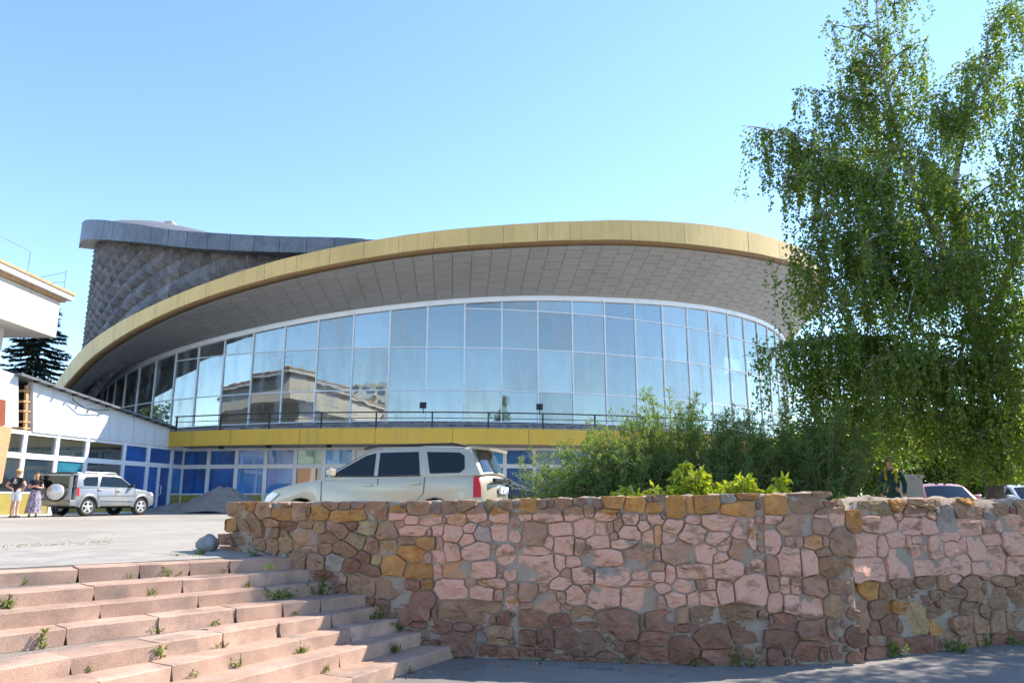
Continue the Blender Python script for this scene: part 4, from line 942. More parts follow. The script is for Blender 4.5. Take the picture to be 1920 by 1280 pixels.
for sd in (-1, 1):
    c2.side('window', [(.82, 1.15), (.32, 1.52), (.05, 1.56), (.02, 1.14)], mt['car_glass'], sd)
    c2.side('window', [(-.06, 1.14), (-.03, 1.57), (-.68, 1.57), (-.80, 1.16)], mt['car_glass'], sd)
    c2.side('window', [(-.92, 1.17), (-.82, 1.56), (-1.38, 1.53), (-1.50, 1.40), (-1.50, 1.18)], mt['car_glass'], sd)
    c2.line([(.9, 1.06), (.88, .5)], sd); c2.line([(-.02, 1.08), (-.02, .46)], sd); c2.line([(-.86, 1.1), (-.80, .8)], sd)
    c2.handle(.12, 1.0, sd); c2.handle(-.74, 1.03, sd); c2.mirror(.72, 1.13, sd, mt['trim'])
    c2.side('taillight', [(-1.70, .80), (-1.70, 1.14), (-1.80, 1.14), (-1.86, .80)], mt['lens_red'], sd, .012, False)
    c2.side('headlight', [(1.85, .80), (1.66, .95), (1.86, .94), (2.0, .82)], mt['lens_clear'], sd, .01, False)
    c2.side('side_moulding', [(.86, .58), (.86, .74), (-.80, .76), (-.80, .60)], silver, sd, .03, False)
    for xw in (1.25, -1.22):              # flared arches
        m = MB(); P = []
        for k in range(11):
            a = math.pi*k/10; P.append([c2.pt(xw+r_*math.cos(a), .355+r_*math.sin(a), sd, False)+Vector((0, sd*o_, 0)) for r_, o_ in ((.405, .0), (.415, .04), (.48, .045), (.53, .0))])
        m.grid(P).build('wheel_arch', silver, c2.root, True, local=True)
    MB().tube([c2.pt(.2, 1.60, sd*.92, True), c2.pt(.05, 1.64, sd*.92, True)+Vector((0, 0, .06)), c2.pt(-1.3, 1.65, sd*.92, True)+Vector((0, 0, .06)), c2.pt(-1.5, 1.64, sd*.92, True)], .025, 6).build('roof_rail', mt['chrome'], c2.root, True, local=True)
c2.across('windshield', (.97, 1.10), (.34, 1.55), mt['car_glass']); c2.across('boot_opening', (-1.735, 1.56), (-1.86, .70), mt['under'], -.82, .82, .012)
bevel(MB().box(-2.0, -1.75, -.84, .84, .40, .64).build('rear_bumper', silver, c2.root, local=True), .05, 3)
MB().hexa([(-1.70, -.70, 1.64), (-1.70, .70, 1.64), (-1.98, .66, 1.66), (-1.98, -.66, 1.66)], [(-1.70, -.70, 1.69), (-1.70, .70, 1.69), (-2.0, .66, 1.70), (-2.0, -.66, 1.70)]).build('spoiler', mt['trim'], c2.root, local=True)
# the open door: hinged on the right side, swung out
Hm = Matrix.Translation((-1.88, -.74, 0)) @ Matrix.Rotation(R(38), 4, 'Z')
def hd_box(x0, x1, y0, y1, z0, z1): 
    m = MB(); m.box(x0, x1, y0, y1, z0, z1); m.v = [tuple(Hm @ Vector(p)) for p in m.v]; return m
dr = bevel(hd_box(-.10, 0, 0, 1.36, .62, 1.10).build('rear_door', silver, c2.root, local=True), .03, 2)
for y0, y1, z0, z1 in ((1.26, 1.36, 1.10, 1.62), (0, .1, 1.10, 1.62), (0, 1.36, 1.55, 1.63)): hd_box(-.09, -.01, y0, y1, z0, z1).build('door_frame', silver, dr, local=True)
hd_box(-.06, -.04, .1, 1.26, 1.10, 1.55).build('door_window', mt['car_glass'], dr, local=True)
Ms = Hm @ Matrix.Translation((-.10, .50, .93)) @ Matrix.Rotation(-math.pi/2, 4, 'Y')
sp = MB().lathe([(.0, .0), (.355, .0), (.36, .06), (.345, .17)], 26, Ms, False).build('spare_wheel', mt['rubber'], dr, True, local=True)
MB().lathe([(.30, .05), (.315, .18), (.27, .225), (0, .24)], 26, Ms, False).build('spare_cover', mt['chrome'], dr, True, local=True)
hd_box(-.115, -.10, .94, 1.24, .70, .82).build('number_plate', mt['plate'], dr, local=True)
# dark car half hidden behind the estate, nose to the right
lower = [(2.1, .28), (2.17, .45), (2.1, .66), (1.9, .74), (1.3, .85), (.95, .90), (-.9, .95), (-1.7, .97), (-2.1, .93), (-2.16, .6), (-2.1, .28)]
house = [(1.0, .88), (.25, 1.30), (-.2, 1.40), (-.9, 1.40), (-1.3, 1.33), (-1.85, .96)]
c3 = Car('dark_hatchback', 'dark blue hatchback half hidden between the estate car and the shrubs', (on_y(905, 930, 18).x, 18.0, PZ), R(-8), dark_blue, 4.3, 1.72, lower, house, (1.3, -1.25), .31)
c3.across('windshield', (.95, .93), (.28, 1.28), mt['car_glass'])
for sd in (-1, 1):
    c3.side('window', [(.75, .98), (.25, 1.25), (-.1, 1.33), (-.12, .99)], mt['car_glass'], sd); c3.side('window', [(-.2, .99), (-.18, 1.33), (-.9, 1.33), (-1.3, 1.2), (-1.4, 1.01)], mt['car_glass'], sd)
    c3.side('headlight', [(1.9, .58), (1.75, .70), (1.95, .72), (2.1, .6)], mt['lens_clear'], sd, .008, False); c3.mirror(.66, .97, sd, dark_blue)
# faded red car facing us and a pale one at the right edge
def front_car(name, label, loc, heading, mat):
    lower = [(2.0, .26), (2.08, .42), (2.03, .64), (1.9, .72), (1.2, .84), (.85, .88), (-.9, .92), (-1.9, .93), (-2.05, .86), (-2.1, .5), (-2.05, .26)]
    house = [(.92, .86), (.28, 1.30), (0, 1.37), (-.7, 1.37), (-.98, 1.31), (-1.5, .92)]
    c = Car(name, label, loc, heading, mat, 4.15, 1.64, lower, house, (1.2, -1.2), .29)
    c.across('windshield', (.87, .90), (.31, 1.28), mt['car_glass'])
    for sd in (-1, 1):
        c.side('window', [(.68, .95), (.25, 1.25), (-.05, 1.30), (-.08, .96)], mt['car_glass'], sd); c.side('window', [(-.16, .96), (-.14, 1.30), (-.7, 1.30), (-1.1, .97)], mt['car_glass'], sd)
        c.side('headlight', [(1.95, .52), (1.8, .66), (1.92, .69), (2.04, .58)], mt['lens_clear'], sd, .01, False); c.mirror(.62, .92, sd, mat)
    bevel(MB().box(1.95, 2.13, -.75, .75, .34, .50).build('front_bumper', mt['trim'], c.root, local=True), .03, 2)
    MB().box(2.125, 2.14, -.26, .26, .37, .48).build('number_plate', mt['plate'], c.root, local=True)
    return c
p = on_y(1764, 930, 24.5); front_car('red_car', 'faded red car facing the camera beyond the right wall', (p.x, 24.5, plaza_z(p.x)), R(-100), rose)
p = on_y(1915, 930, 26.5); front_car('pale_car', 'pale blue white car cut by the right picture edge', (p.x+.2, 26.5, plaza_z(p.x)), R(-95), white_p)

# ------------------------------------------------------------------ people
mt['skin'] = M('skin', (.50, .29, .20), .55, var=.06); mt['tan_skin'] = M('tanned_skin', (.34, .185, .125), .55, var=.06)
def cloth(name, c): return M(name, c, .9, var=.14, scale=9, fine=60, bs=.3, bscale=12)
def skin_obj(name, nodes_, edges, mat, parent, sub=2):
    keys = list(nodes_); me = bpy.data.meshes.new(name)
    me.from_pydata([nodes_[k][0] for k in keys], [(keys.index(a), keys.index(b)) for a, b in edges], [])
    o = link(name, me, mat, parent); md = o.modifiers.new('skin', 'SKIN'); md.use_smooth_shade = True; md.branch_smoothing = .6
    for i, k in enumerate(keys):
        r = nodes_[k][1]; sv = me.skin_vertices[0].data[i]; sv.radius = r if hasattr(r, '__len__') else (r, r); sv.use_root = (i == 0)
    s = o.modifiers.new('sub', 'SUBSURF'); s.levels = sub; s.render_levels = sub; return o
def person(label, loc, rz, arms, top, bottom, legs='trousers', hair=(.08, .04, .02), cap=None, skin='skin', shoe=(.03, .03, .03), h=1.0, female=False, print_=False, straps=None):
    """faces local -Y; arms = {side: (elbow, wrist)}"""
    rt = empty('person', loc, rz, label, 'person'); rt.scale = (h, h, h); k = .9 if female else 1
    N = {'pelvis': ((0, 0, .96), (.135*k+.01, .10)), 'waist': ((0, 0, 1.10), (.145*k, .105)), 'chest': ((0, .01, 1.30), (.18*k, .12)), 'neckb': ((0, .01, 1.455), (.07, .065)), 'neck': ((0, 0, 1.51), (.062, .065)), 'head': ((0, -.015, 1.60), (.088, .10)), 'crown': ((0, -.005, 1.70), (.084, .096))}
    E = [('pelvis', 'waist'), ('waist', 'chest'), ('chest', 'neckb'), ('neckb', 'neck'), ('neck', 'head'), ('head', 'crown')]
    for s in (-1, 1):
        t = 'L' if s > 0 else 'R'; el, wr = arms[t]
        el = Vector(el); wr = Vector(wr); d = (wr-el).normalized(); hand = wr+d*.07
        N['sh'+t] = ((s*.18*k, .01, 1.41), .062*k); N['el'+t] = (tuple(el), .045); N['wr'+t] = (tuple(wr), .032); N['hand'+t] = (tuple(hand), (.036, .018))
        E += [('chest', 'sh'+t), ('sh'+t, 'el'+t), ('el'+t, 'wr'+t), ('wr'+t, 'hand'+t)]
        sd = d.cross(Vector((0, 0, 1))); sd = sd.normalized() if sd.length > .1 else Vector((1, 0, 0)); dn = sd.cross(d)
        for q in range(5):
            off = (q-1.5)*.019 if q < 4 else -.045; ln = (.065, .075, .07, .055, .05)[q]; nm = 'f%d%s' % (q, t)
            b = hand+sd*off+d*(.02 if q < 4 else -.02); N[nm+'a'] = (tuple(b), .0095); N[nm+'b'] = (tuple(b+d*ln*.6-dn*.008), .0085); N[nm+'c'] = (tuple(b+d*ln-dn*.03), .007)
            E += [('hand'+t, nm+'a'), (nm+'a', nm+'b'), (nm+'b', nm+'c')]
        N['hip'+t] = ((s*.085, 0, .90), .085*k+.005); N['kn'+t] = ((s*.10, -.02, .50), .064); N['calf'+t] = ((s*.105, .015, .36), .062); N['an'+t] = ((s*.11, .02, .09), .036); N['toe'+t] = ((s*.125, -.13, .035), .034)
        E += [('pelvis', 'hip'+t), ('hip'+t, 'kn'+t), ('kn'+t, 'calf'+t), ('calf'+t, 'an'+t), ('an'+t, 'toe'+t)]
    body = skin_obj('body', N, E, mt[skin], rt)
    g = lambda n, r: (N[n][0], tuple(x+r for x in (N[n][1] if hasattr(N[n][1], '__len__') else (N[n][1],)*2)))
    T = {'waist': g('waist', .022), 'hem': ((0, 0, .86), (.175*k, .135)), 'chest': g('chest', .02), 'neckb': ((0, .01, 1.46), (.10, .09))}; TE = [('waist', 'hem'), ('waist', 'chest'), ('chest', 'neckb')]
    for t in 'LR':
        a = Vector(N['sh'+t][0]); b = Vector(N['el'+t][0]); T['sh'+t] = g('sh'+t, .016)
        if legs == 'overalls': T['el'+t] = g('el'+t, .02); T['wr'+t] = g('wr'+t, .016); TE += [('chest', 'sh'+t), ('sh'+t, 'el'+t), ('el'+t, 'wr'+t)]
        else: T['sl'+t] = (tuple(a.lerp(b, .55)), .066); TE += [('chest', 'sh'+t), ('sh'+t, 'sl'+t)]
    shirt = skin_obj('shirt', T, TE, top, rt)
    if legs == 'skirt':
        m = MB(); P = []
        for i, (z, r) in enumerate(((1.06, .125), (.98, .165), (.8, .20), (.55, .235), (.22, .275), (.16, .28))):
            P.append([((r+.018*math.sin(9*a)*(i/5))*math.cos(a), (r*.85+.018*math.sin(9*a+1)*(i/5))*math.sin(a), z) for a in np.linspace(0, 2*math.pi, 55)])
        m.grid(P).build('skirt', bottom, rt, True, local=True)
    else:
        B = {'pelvis': ((0, 0, .97), (.155, .118)), 'wst': ((0, 0, 1.10), (.150, .112))}; BE = [('pelvis', 'wst')]
        for t in 'LR':
            B['hip'+t] = g('hip'+t, .022); k0 = Vector(N['hip'+t][0]); k1 = Vector(N['kn'+t][0])
            BE.append(('pelvis', 'hip'+t))
            if legs == 'shorts': B['hem'+t] = (tuple(k0.lerp(k1, .86)), .088); BE.append(('hip'+t, 'hem'+t))
            else: B['kn'+t] = g('kn'+t, .022); B['an'+t] = (N['an'+t][0], .062); BE += [('hip'+t, 'kn'+t), ('kn'+t, 'an'+t)]
        skin_obj('shorts' if legs == 'shorts' else 'trousers', B, BE, bottom, rt)
    for s in (-1, 1):
        bevel(MB().box(s*.115-.045, s*.115+.045, -.17, .08, .0, .075).build('shoe', cloth('shoe_leather', shoe), rt, local=True), .025, 2)
        MB().lathe([(0, -.011), (.011, 0), (0, .011)], 8, Matrix.Translation((s*.032, -.098, 1.655)), False).build('eye', mt['trim'], rt, True, local=True)
        MB().lathe([(0, -.03), (.016, 0), (0, .03)], 8, Matrix.Translation((s*.082, 0, 1.64)), False).build('ear', mt[skin], rt, True, local=True)
    MB().add([(-.016, -.085, 1.615), (.016, -.085, 1.615), (0, -.125, 1.618), (0, -.092, 1.665)], [(0, 1, 2), (0, 2, 3), (1, 3, 2)]).build('nose', mt[skin], rt, local=True)
    MB().box(-.025, .025, -.097, -.088, 1.577, 1.585).build('mouth', mt['lens_red'], rt, local=True)
    hm = cloth('hair', hair); m = MB(); P = []
    for i in range(9):
        th = math.pi*.62*i/8
        P.append([(.098*math.sin(th)*math.cos(a), .11*math.sin(th)*math.sin(a)+.018+.02*(i > 5), 1.665+.105*math.cos(th)-(.0 if math.sin(a) > -.4 else -.035*(i/8))) for a in np.linspace(0, 2*math.pi, 21)])
    if not cap: m.grid(P).build('hair', hm, rt, True, local=True)
    if female: MB().tube([(0, .09, 1.66), (0, .13, 1.60), (0, .12, 1.50)], [.05, .045, .02], 8).build('hair_tail', hm, rt, True, local=True)
    if cap:
        cm = cloth('cap_cloth', cap); m = MB(); P = []
        for i in range(7):
            th = math.pi*.5*i/6; P.append([(.106*math.sin(th)*math.cos(a), .118*math.sin(th)*math.sin(a)+.008, 1.685+.10*math.cos(th)) for a in np.linspace(0, 2*math.pi, 21)])
        cp = m.grid(P).build('cap', cm, rt, True, local=True)
        m = MB(); P = [[((.085-.015*j)*math.sin(a), -.09-.05*j*math.cos(a)-.01, 1.688-.012*j) for a in np.linspace(-1.3, 1.3, 9)] for j in (0, 1, 2)]
        m.grid(P); sol = m.build('visor', cm, cp, True, local=True); md = sol.modifiers.new('s', 'SOLIDIFY'); md.thickness = .008
        m = MB(); P = [[(.102*math.cos(a), .113*math.sin(a)+.01, z) for a in np.linspace(-.3, math.pi+.3, 15)] for z in (1.69, 1.60)]
        m.grid(P).build('hair', hm, rt, True, local=True)
    if print_:       # white emblem on the back: ring, motif and two lines
        wm = cloth('white_print', (.75, .75, .75)); y = .137
        m = MB(); m.grid([[(.075*r*math.cos(a), y, 1.33+.075*r*math.sin(a)) for a in np.linspace(-.2, math.pi+.2, 17)] for r in (1, .88)]).build('shirt_emblem', wm, shirt, local=True)
        MB().add([(-.03, y, 1.31), (.02, y, 1.31), (.035, y, 1.36), (0, y, 1.385), (-.035, y, 1.35)], [(0, 1, 2, 3, 4)]).build('emblem_motif', wm, shirt, local=True)
        for z, hw in ((1.285, .085), (1.262, .085), (1.235, .05)): MB().box(-hw, hw, y-.002, y, z-.007, z+.007).build('emblem_line', wm, shirt, local=True)
    if straps:
        for s in (-1, 1): MB().tube([(s*.10, -.105, 1.22), (s*.11, -.10, 1.36), (s*.12, 0, 1.475), (s*.10, .11, 1.36)], .035, 6).build('shoulder_panel', straps, shirt, True, local=True)
    return rt
on_hips = {'L': ((.40, .09, 1.16), (.235, -.04, 1.03)), 'R': ((-.40, .09, 1.16), (-.235, -.04, 1.03))}
crossed = {'L': ((.25, -.05, 1.12), (.02, -.20, 1.17)), 'R': ((-.25, -.05, 1.13), (-.02, -.21, 1.21))}
down = {'L': ((.25, .03, 1.14), (.24, -.06, .90)), 'R': ((-.25, .03, 1.14), (-.24, -.06, .90))}
black_c = cloth('black_cotton', (.018, .018, .022)); white_c = cloth('white_shorts', (.62, .66, .75)); jean = cloth('blue_denim', (.03, .05, .10)); green_c = cloth('dark_green_workwear', (.012, .045, .035)); yel_c = cloth('yellow_panels', (.30, .20, .015))
def skirt_mat():
    m, n, N, L, p = nodes('printed_skirt'); P = pos(n); v = N.new('ShaderNodeTexVoronoi'); v.inputs['Scale'].default_value = 16; mp = N.new('ShaderNodeMapping'); mp.inputs['Scale'].default_value = (1.6, 1.6, .6); L.new(P, mp.inputs[0]); L.new(mp.outputs[0], v.inputs['Vector'])
    L.new(mix(n, ramp(n, v.outputs['Distance'], .25, .5), (.03, .025, .06), (.30, .26, .32)), p.inputs['Base Color']); p.inputs['Roughness'].default_value = .9; return m
person('person in black t-shirt with white back emblem, white shorts and tan cap, hands on hips', on_y(26, 963, 28.2).xy.to_3d()+Vector((0, 0, PZ)), R(172), on_hips, black_c, white_c, 'shorts', (.25, .14, .06), (.55, .36, .14), print_=True, h=1.0)
person('person in black top and long printed skirt with folded arms', on_y(61, 963, 28.8).xy.to_3d()+Vector((0, 0, PZ)), R(28), crossed, black_c, skirt_mat(), 'skirt', (.10, .05, .025), female=True, h=.955)
person('person in dark jeans mostly hidden behind the open car door', on_y(103, 962, 30.2).xy.to_3d()+Vector((0, 0, PZ)), R(150), down, jean, jean, 'trousers', (.04, .03, .02), h=.90, shoe=(.5, .5, .5))
p = on_y(1676, 930, 17.2); person('person in dark green workwear with yellow shoulders and dark cap behind the right wall', (p.x, 17.2, plaza_z(p.x)), R(-38), down, green_c, green_c, 'overalls', (.03, .025, .02), (.05, .035, .03), 'tan_skin', h=.985, straps=yel_c)
p = on_y(1711, 930, 20.5); m = MB(); m.box(-.2, .2, -.2, .2, 0, 1.42).box(-.24, .24, -.24, .24, 1.42, 1.52).box(-.26, .26, -.26, .26, -.02, .15)
o = m.build('concrete_pillar', mt['concrete']); o.location = (p.x, 20.5, plaza_z(p.x)); tag(o, 'short pale concrete pillar between the green worker and the red car', 'pillar')

# ------------------------------------------------------------------ vegetation
def arr(v): return np.array(v, float)
def hang(P, L, n, sway=.10):
    """n points along a drooping strand from P"""
    t = np.linspace(0, 1, n)[:, None]; d = rng.normal(size=3)*sway; d[2] = 0
    o = rng.normal(size=3)*.10; o[2] = 0
    return P+t*arr([0, 0, -L])+d*L*t**1.5+o*np.sqrt(t)
def weeping_birch(name, label, trunk, leaders, tips, leaf_n, dens=1.0, strand=(.35, 1.25), leaf=(.062, .048), rad=.17, browse=2.45):
    root = empty(name, trunk[0], 0, label, 'tree'); wood = MB(); twigs = MB()
    wood.tube(trunk, np.linspace(rad, rad*.62, len(trunk)), 10)
    nodes_ = []
    lims = [[Vector(bp) for bp in l] for l in leaders]
    for l in lims:
        # resample leader smoothly
        P = []
        for i in range(len(l)-1):
            a = l[max(0, i-1)]; b = l[i]; c = l[i+1]; d = l[min(len(l)-1, i+2)]
            for t in np.linspace(0, 1, 6, endpoint=False):
                P.append(.5*((2*b)+(c-a)*t+(2*a-5*b+4*c-d)*t*t+(3*b-a-3*c+d)*t**3))
        P.append(l[-1]); wood.tube(P, np.linspace(rad*.62, .018, len(P)), 8); nodes_ += P
    nodes_ += [Vector(p) for p in trunk[2:]]
    LP, LD = [], []
    def leaves_on(path, n):
        k = rng.uniform(0, len(path)-1.001, n); i = k.astype(int); f = (k-i)[:, None]
        p = path[i]*(1-f)+path[i+1]*f+rng.normal(size=(n, 3))*.022; LP.append(p)
        d = rng.normal(size=(n, 3))*.7; d[:, 2] -= .75; LD.append(d)
    def branch(a, b, droop, strands):
        m = (a+b)/2+arr([0, 0, np.linalg.norm(b-a)*.22]); P = bez(a, m, b, 12); nn = len(P)
        wood.tube([Vector(p) for p in P], np.linspace(.045 if np.linalg.norm(b-a) > 1.8 else .028, .006, nn), 6, False)
        ln = np.linalg.norm(b-a)
        for _ in range(int(strands*ln*dens)):
            t = rng.uniform(.18, 1)**.75; q = P[min(nn-1, int(t*(nn-1)))]
            o = rng.normal(size=3); o[2] = abs(o[2])*.3-.05; o /= np.linalg.norm(o); sl_ = rng.uniform(.25, .85)*(1.15-.5*t)
            tip = q+o*sl_+arr([0, 0, -.12*sl_]); S_ = bez(q, (q+tip)/2+arr([0, 0, .14*sl_]), tip, 6)
            if rng.random() < .5: twigs.tube([Vector(p) for p in S_], [.007, .006, .005, .004, .003, .002], 3, False)
            leaves_on(S_, int(10*sl_/.5))
            for _ in range(rng.integers(2, 5)):
                h0 = S_[rng.integers(1, 6)]; L = rng.uniform(*strand)*(.6+.6*t); H = hang(h0, L, 7)
                if rng.random() < .35: twigs.tube([Vector(p) for p in H], [.004, .0035, .003, .003, .002, .002, .0015], 3, False)
                leaves_on(H, max(4, int(L*leaf_n*rng.uniform(.5, 1.3))))
    for T in tips:
        b = arr(T); c = [n_ for n_ in nodes_ if n_.z < b[2]+1.6 and n_.z > b[2]-3.2] or nodes_
        a = arr(min(c, key=lambda n_: (n_-Vector(b)).length+.8*abs(n_.z-(b[2]-.6)))); branch(a, b, 0, 9)
    for l in lims:                                   # short growth round the leaders
        for p in l[1:]:
            for _ in range(3):
                o = rng.normal(size=3); o[2] = abs(o[2])*.5; o /= np.linalg.norm(o); branch(arr(p), arr(p)+o*rng.uniform(.5, 1.1), 0, 8)
    wood.build('trunk', mt['bark'], root, True, fix=False); twigs.build('twigs', mt['twig'], root, False, fix=False)
    LP = np.concatenate(LP); LD = np.concatenate(LD)
    k_ = LP[:, 2] > np.where(LP[:, 0] < 7.5, browse, browse-.45); leaf_mesh('crown', mt['birch_leaf'], root, LP[k_], LD[k_], *leaf); return len(LP)
Yb = 14.5
tr = [on_y(1866, 960, Yb), on_y(1864, 900, Yb), on_y(1858, 830, Yb), on_y(1848, 740, Yb), on_y(1838, 650, Yb-.1), on_y(1824, 575, Yb-.1)]; tr[0].z = plaza_z(tr[0].x)-.05
leads = [[tr[5], on_y(1790, 500, 14.3), on_y(1735, 400, 14.1), on_y(1690, 280, 14), on_y(1655, 130, 14), on_y(1643, 4, 14)],
         [tr[5], on_y(1815, 480, 14.8), on_y(1790, 360, 15), on_y(1815, 220, 15), on_y(1845, 130, 15), on_y(1852, 62, 15)],
         [tr[4], on_y(1880, 540, 14.3), on_y(1930, 400, 14), on_y(1960, 260, 14), on_y(1975, 170, 14)],
         [tr[5], on_y(1770, 520, 13.6), on_y(1700, 440, 13.0), on_y(1640, 360, 12.8)]]
tips = [(1600,95,14.3),(1685,60,14.2),(1700,115,13.6),(1620,165,13.4),(1805,125,14.6),(1875,95,15),(1830,185,14),(1765,215,14.6),(1905,145,14.4),(1660,205,13.6),(1720,300,14.8),(1860,260,13.6),(1930,300,13.2),(1900,400,13),(1850,400,15.5),(1930,620,13.2),(1990,420,13.4),(1880,540,12.6),(1560,48,14),(1520,172,13.5),(1575,130,14.4),(1392,236,13.2),(1440,245,13.4),(1470,300,15),(1455,335,12.8),(1520,300,13.2),(1453,503,12.7),(1490,520,13.2),(1392,668,12.9),(1430,660,13.3),(1500,420,12.3),(1560,300,12.4),(1600,480,12),(1560,600,12.3),(1480,590,14),(1620,690,12),(1530,700,14.5),(1700,600,12),(1780,690,12.2),
        (1700,200,15.2),(1740,150,14),(1690,420,12.2),(1800,230,16),(1900,210,13),(1885,120,14.6),(1890,330,12.5),(1920,450,12.5),(1960,560,12.5),(1900,650,12.2),(1980,700,13),(1840,480,12.2),(1750,350,16.5),(1650,550,16.5),(1880,770,12.7),(1760,780,13),(1640,770,15),(1960,260,15),(2040,400,14),(2050,600,14),(1470,720,13.6),(1520,640,12.6),(1600,600,13.2),(1580,690,13.4),(1740,740,13.6),(1840,820,12.6),(1920,840,13.5),(1700,520,12.3),(1640,420,13),(1760,560,12.8),(1830,600,12.6),(1590,560,15.6),(1680,300,12.8),(1740,260,13),(1820,330,13.2),(1620,330,13.6),(1560,220,13.6),(1590,380,15.5),(1610,230,15),(1660,640,14.5),(1720,700,15.5),(1820,760,15.8),(1930,780,15),(1570,780,13.6),(1850,850,13.2),(1890,800,13),(1950,760,13),(1910,700,12.6)]
nb = weeping_birch('birch_tree', 'tall weeping birch with drooping leafy strands behind the right wall', tr, leads, [on_y(*t) for t in tips], 36, 1.22, leaf=(.064, .05))
# the birch further right whose shade falls on wall and pavement
tb = [Vector((11.0, 11.0, .8)), Vector((11.0, 11.0, 2.0)), Vector((11.1, 11.1, 3.2)), Vector((11.0, 11.1, 4.4))]
lb = [[tb[3], Vector((10.7, 10.8, 6.2)), Vector((10.5, 10.7, 8.0))], [tb[3], Vector((11.7, 11.4, 6.0)), Vector((12.2, 11.8, 7.6))], [tb[2], Vector((10.4, 10.2, 4.8)), Vector((9.9, 9.9, 6.2))]]
tpb = [(11.2+2.6*math.cos(a)*k, 11.0+2.8*math.sin(a)*k, z) for a, k, z in [(a_, random.uniform(.5, 1.0), random.uniform(2.8, 7.6)) for a_ in np.linspace(0, 6.2, 30)]]
weeping_birch('birch_tree', 'second birch standing just outside the right edge, shading the pavement', tb, lb, tpb, 20, 1.3, leaf=(.085, .07))

def shrub(name, label, base, height, spread, stems, per, leaf, mat, cat='shrub', lean=(0, 0), up=.75, twig=.34):
    root = empty(name, base, 0, label, cat); wood = MB(); LP, LD = [], []; b0 = arr(base)
    for _ in range(stems):
        a = rng.uniform(0, 2*math.pi); r = rng.uniform(.1, 1)**.6; hh = height*rng.uniform(.45, 1.0)*(1.0-.35*r)
        tip = b0+arr([math.cos(a)*spread*r+lean[0]*r, math.sin(a)*spread*.75*r+lean[1]*r, hh]); st_ = b0+arr([math.cos(a)*.18*r, math.sin(a)*.18*r, 0])
        P = bez(st_, st_*.55+tip*.45+arr([0, 0, hh*.22]), tip, 10); wood.tube([Vector(p) for p in P], np.linspace(.014, .003, 10), 4, False)
        nt_ = max(6, int(per*hh)); ks = rng.uniform(1.0, 8.99, nt_)
        for k in ks:
            i = int(k); q = P[i]*(1-(k-i))+P[i+1]*(k-i); d = rng.normal(size=3); d[2] = abs(d[2])*up+.35; d /= np.linalg.norm(d)
            L = rng.uniform(.35, 1)*twig*(1.25-.07*k); n = max(5, int(L/.017)); t = rng.uniform(.1, 1, (n, 1))
            LP.append(q+d*L*t+rng.normal(size=(n, 3))*.012+arr([0, 0, -.05])*t*t); LD.append(d*.9+rng.normal(size=(n, 3))*.55+arr([0, 0, .1]))
        n = 10; LP.append(P[-1]+rng.normal(size=(n, 3))*.02); LD.append(np.tile(arr([0, 0, .8]), (n, 1))+rng.normal(size=(n, 3))*.5)
    wood.build('stems', mt['twig'], root, True, fix=False); leaf_mesh('foliage', mat, root, np.concatenate(LP), np.concatenate(LD), *leaf)
    return root
def gp(px, Y): p = on_y(px, 900, Y); return Vector((p.x, Y, plaza_z(p.x)))
SH = [(1075, 13.6, 1.75, 1.05, 70, 'feathery willow shrub nearest the dark hatchback'), (1175, 13.2, 2.15, 1.05, 80, 'broad willow shrub hiding the end of the yellow band'), (1268, 13.5, 2.75, .95, 85, 'tallest willow shrub in the middle of the thicket'),
      (1350, 13.0, 2.2, .9, 70, 'willow shrub right behind the bright yellow green plants'), (1450, 13.4, 2.35, .95, 75, 'willow shrub with a pale upright shoot left of the birch strands'), (1545, 13.0, 2.3, .95, 75, 'dark willow shrub left of the green worker')]
for px, Y, h_, sp_, n_, lab in SH:
    shrub('willow_shrub', lab, gp(px, Y), h_*1.22, sp_*1.1, n_+20, 27, (.062, .017), mt['willow_leaf'], twig=.27); 
for o in [o for o in scn.objects if o.name.startswith('willow_shrub')]: o['group'] = 'willow shrubs behind the wall'
# bright compound-leaved seedlings just behind the wall top
def seedling(px, Y, h_, label, n_st):
    b = gp(px, Y); root = empty('ash_seedling', b, 0, label, 'plant', 'bright seedlings behind the wall'); wood = MB(); LP, LD = [], []
    for k in range(n_st):
        x0 = arr(b)+arr([rng.uniform(-.33, .33), rng.uniform(-.12, .2), 0]); hh = h_*rng.uniform(.62, 1.0) if k else h_
        P = bez(x0, x0+arr([0, 0, hh*.6]), x0+arr([rng.uniform(-.08, .08), rng.uniform(-.08, .05), hh]), 8); wood.tube([Vector(p) for p in P], np.linspace(.008, .003, 8), 4, False)
        for wh in range(7):
            q = P[-1]-arr([0, 0, .085*wh]); R_ = .09+.022*wh
            for a in rng.uniform(0, 6.28, 6):
                d = arr([math.cos(a), math.sin(a), rng.uniform(-.05, .45)]); e = q+d*R_
                for s_ in range(6):
                    dd = d*.5+rng.normal(size=3)*.45+arr([0, 0, -.45]); LP.append((e-d*R_*.12*s_)[None]); LD.append(dd[None])
    wood.build('stems', mt['twig'], root, True, fix=False); leaf_mesh('leaves', mt['bright_leaf'], root, np.concatenate(LP), np.concatenate(LD), .115, .042)
for px, Y, h_, n_, lab in ((1200, 9.75, .88, 5, 'leftmost low bright seedling clump behind the wall'), (1253, 9.8, 1.22, 5, 'tallest bright seedling with tiered leaves'), (1310, 9.8, 1.05, 5, 'bright seedling clump right of the tallest one'), (1365, 9.75, .90, 5, 'low bright leaf mat in the middle of the seedlings'), (1415, 9.8, 1.02, 5, 'bright seedling clump left of the last upright one'), (1468, 9.8, 1.0, 3, 'last upright bright seedling towards the wall gap')):
    seedling(px, Y, h_*.93, lab, n_)
shrub('low_shrub', 'small dark shrub filling the notch between the two walls', gp(1578, 9.9)+Vector((0, 0, -.05)), .95, .42, 34, 26, (.05, .026), mt['willow_leaf'], twig=.22)
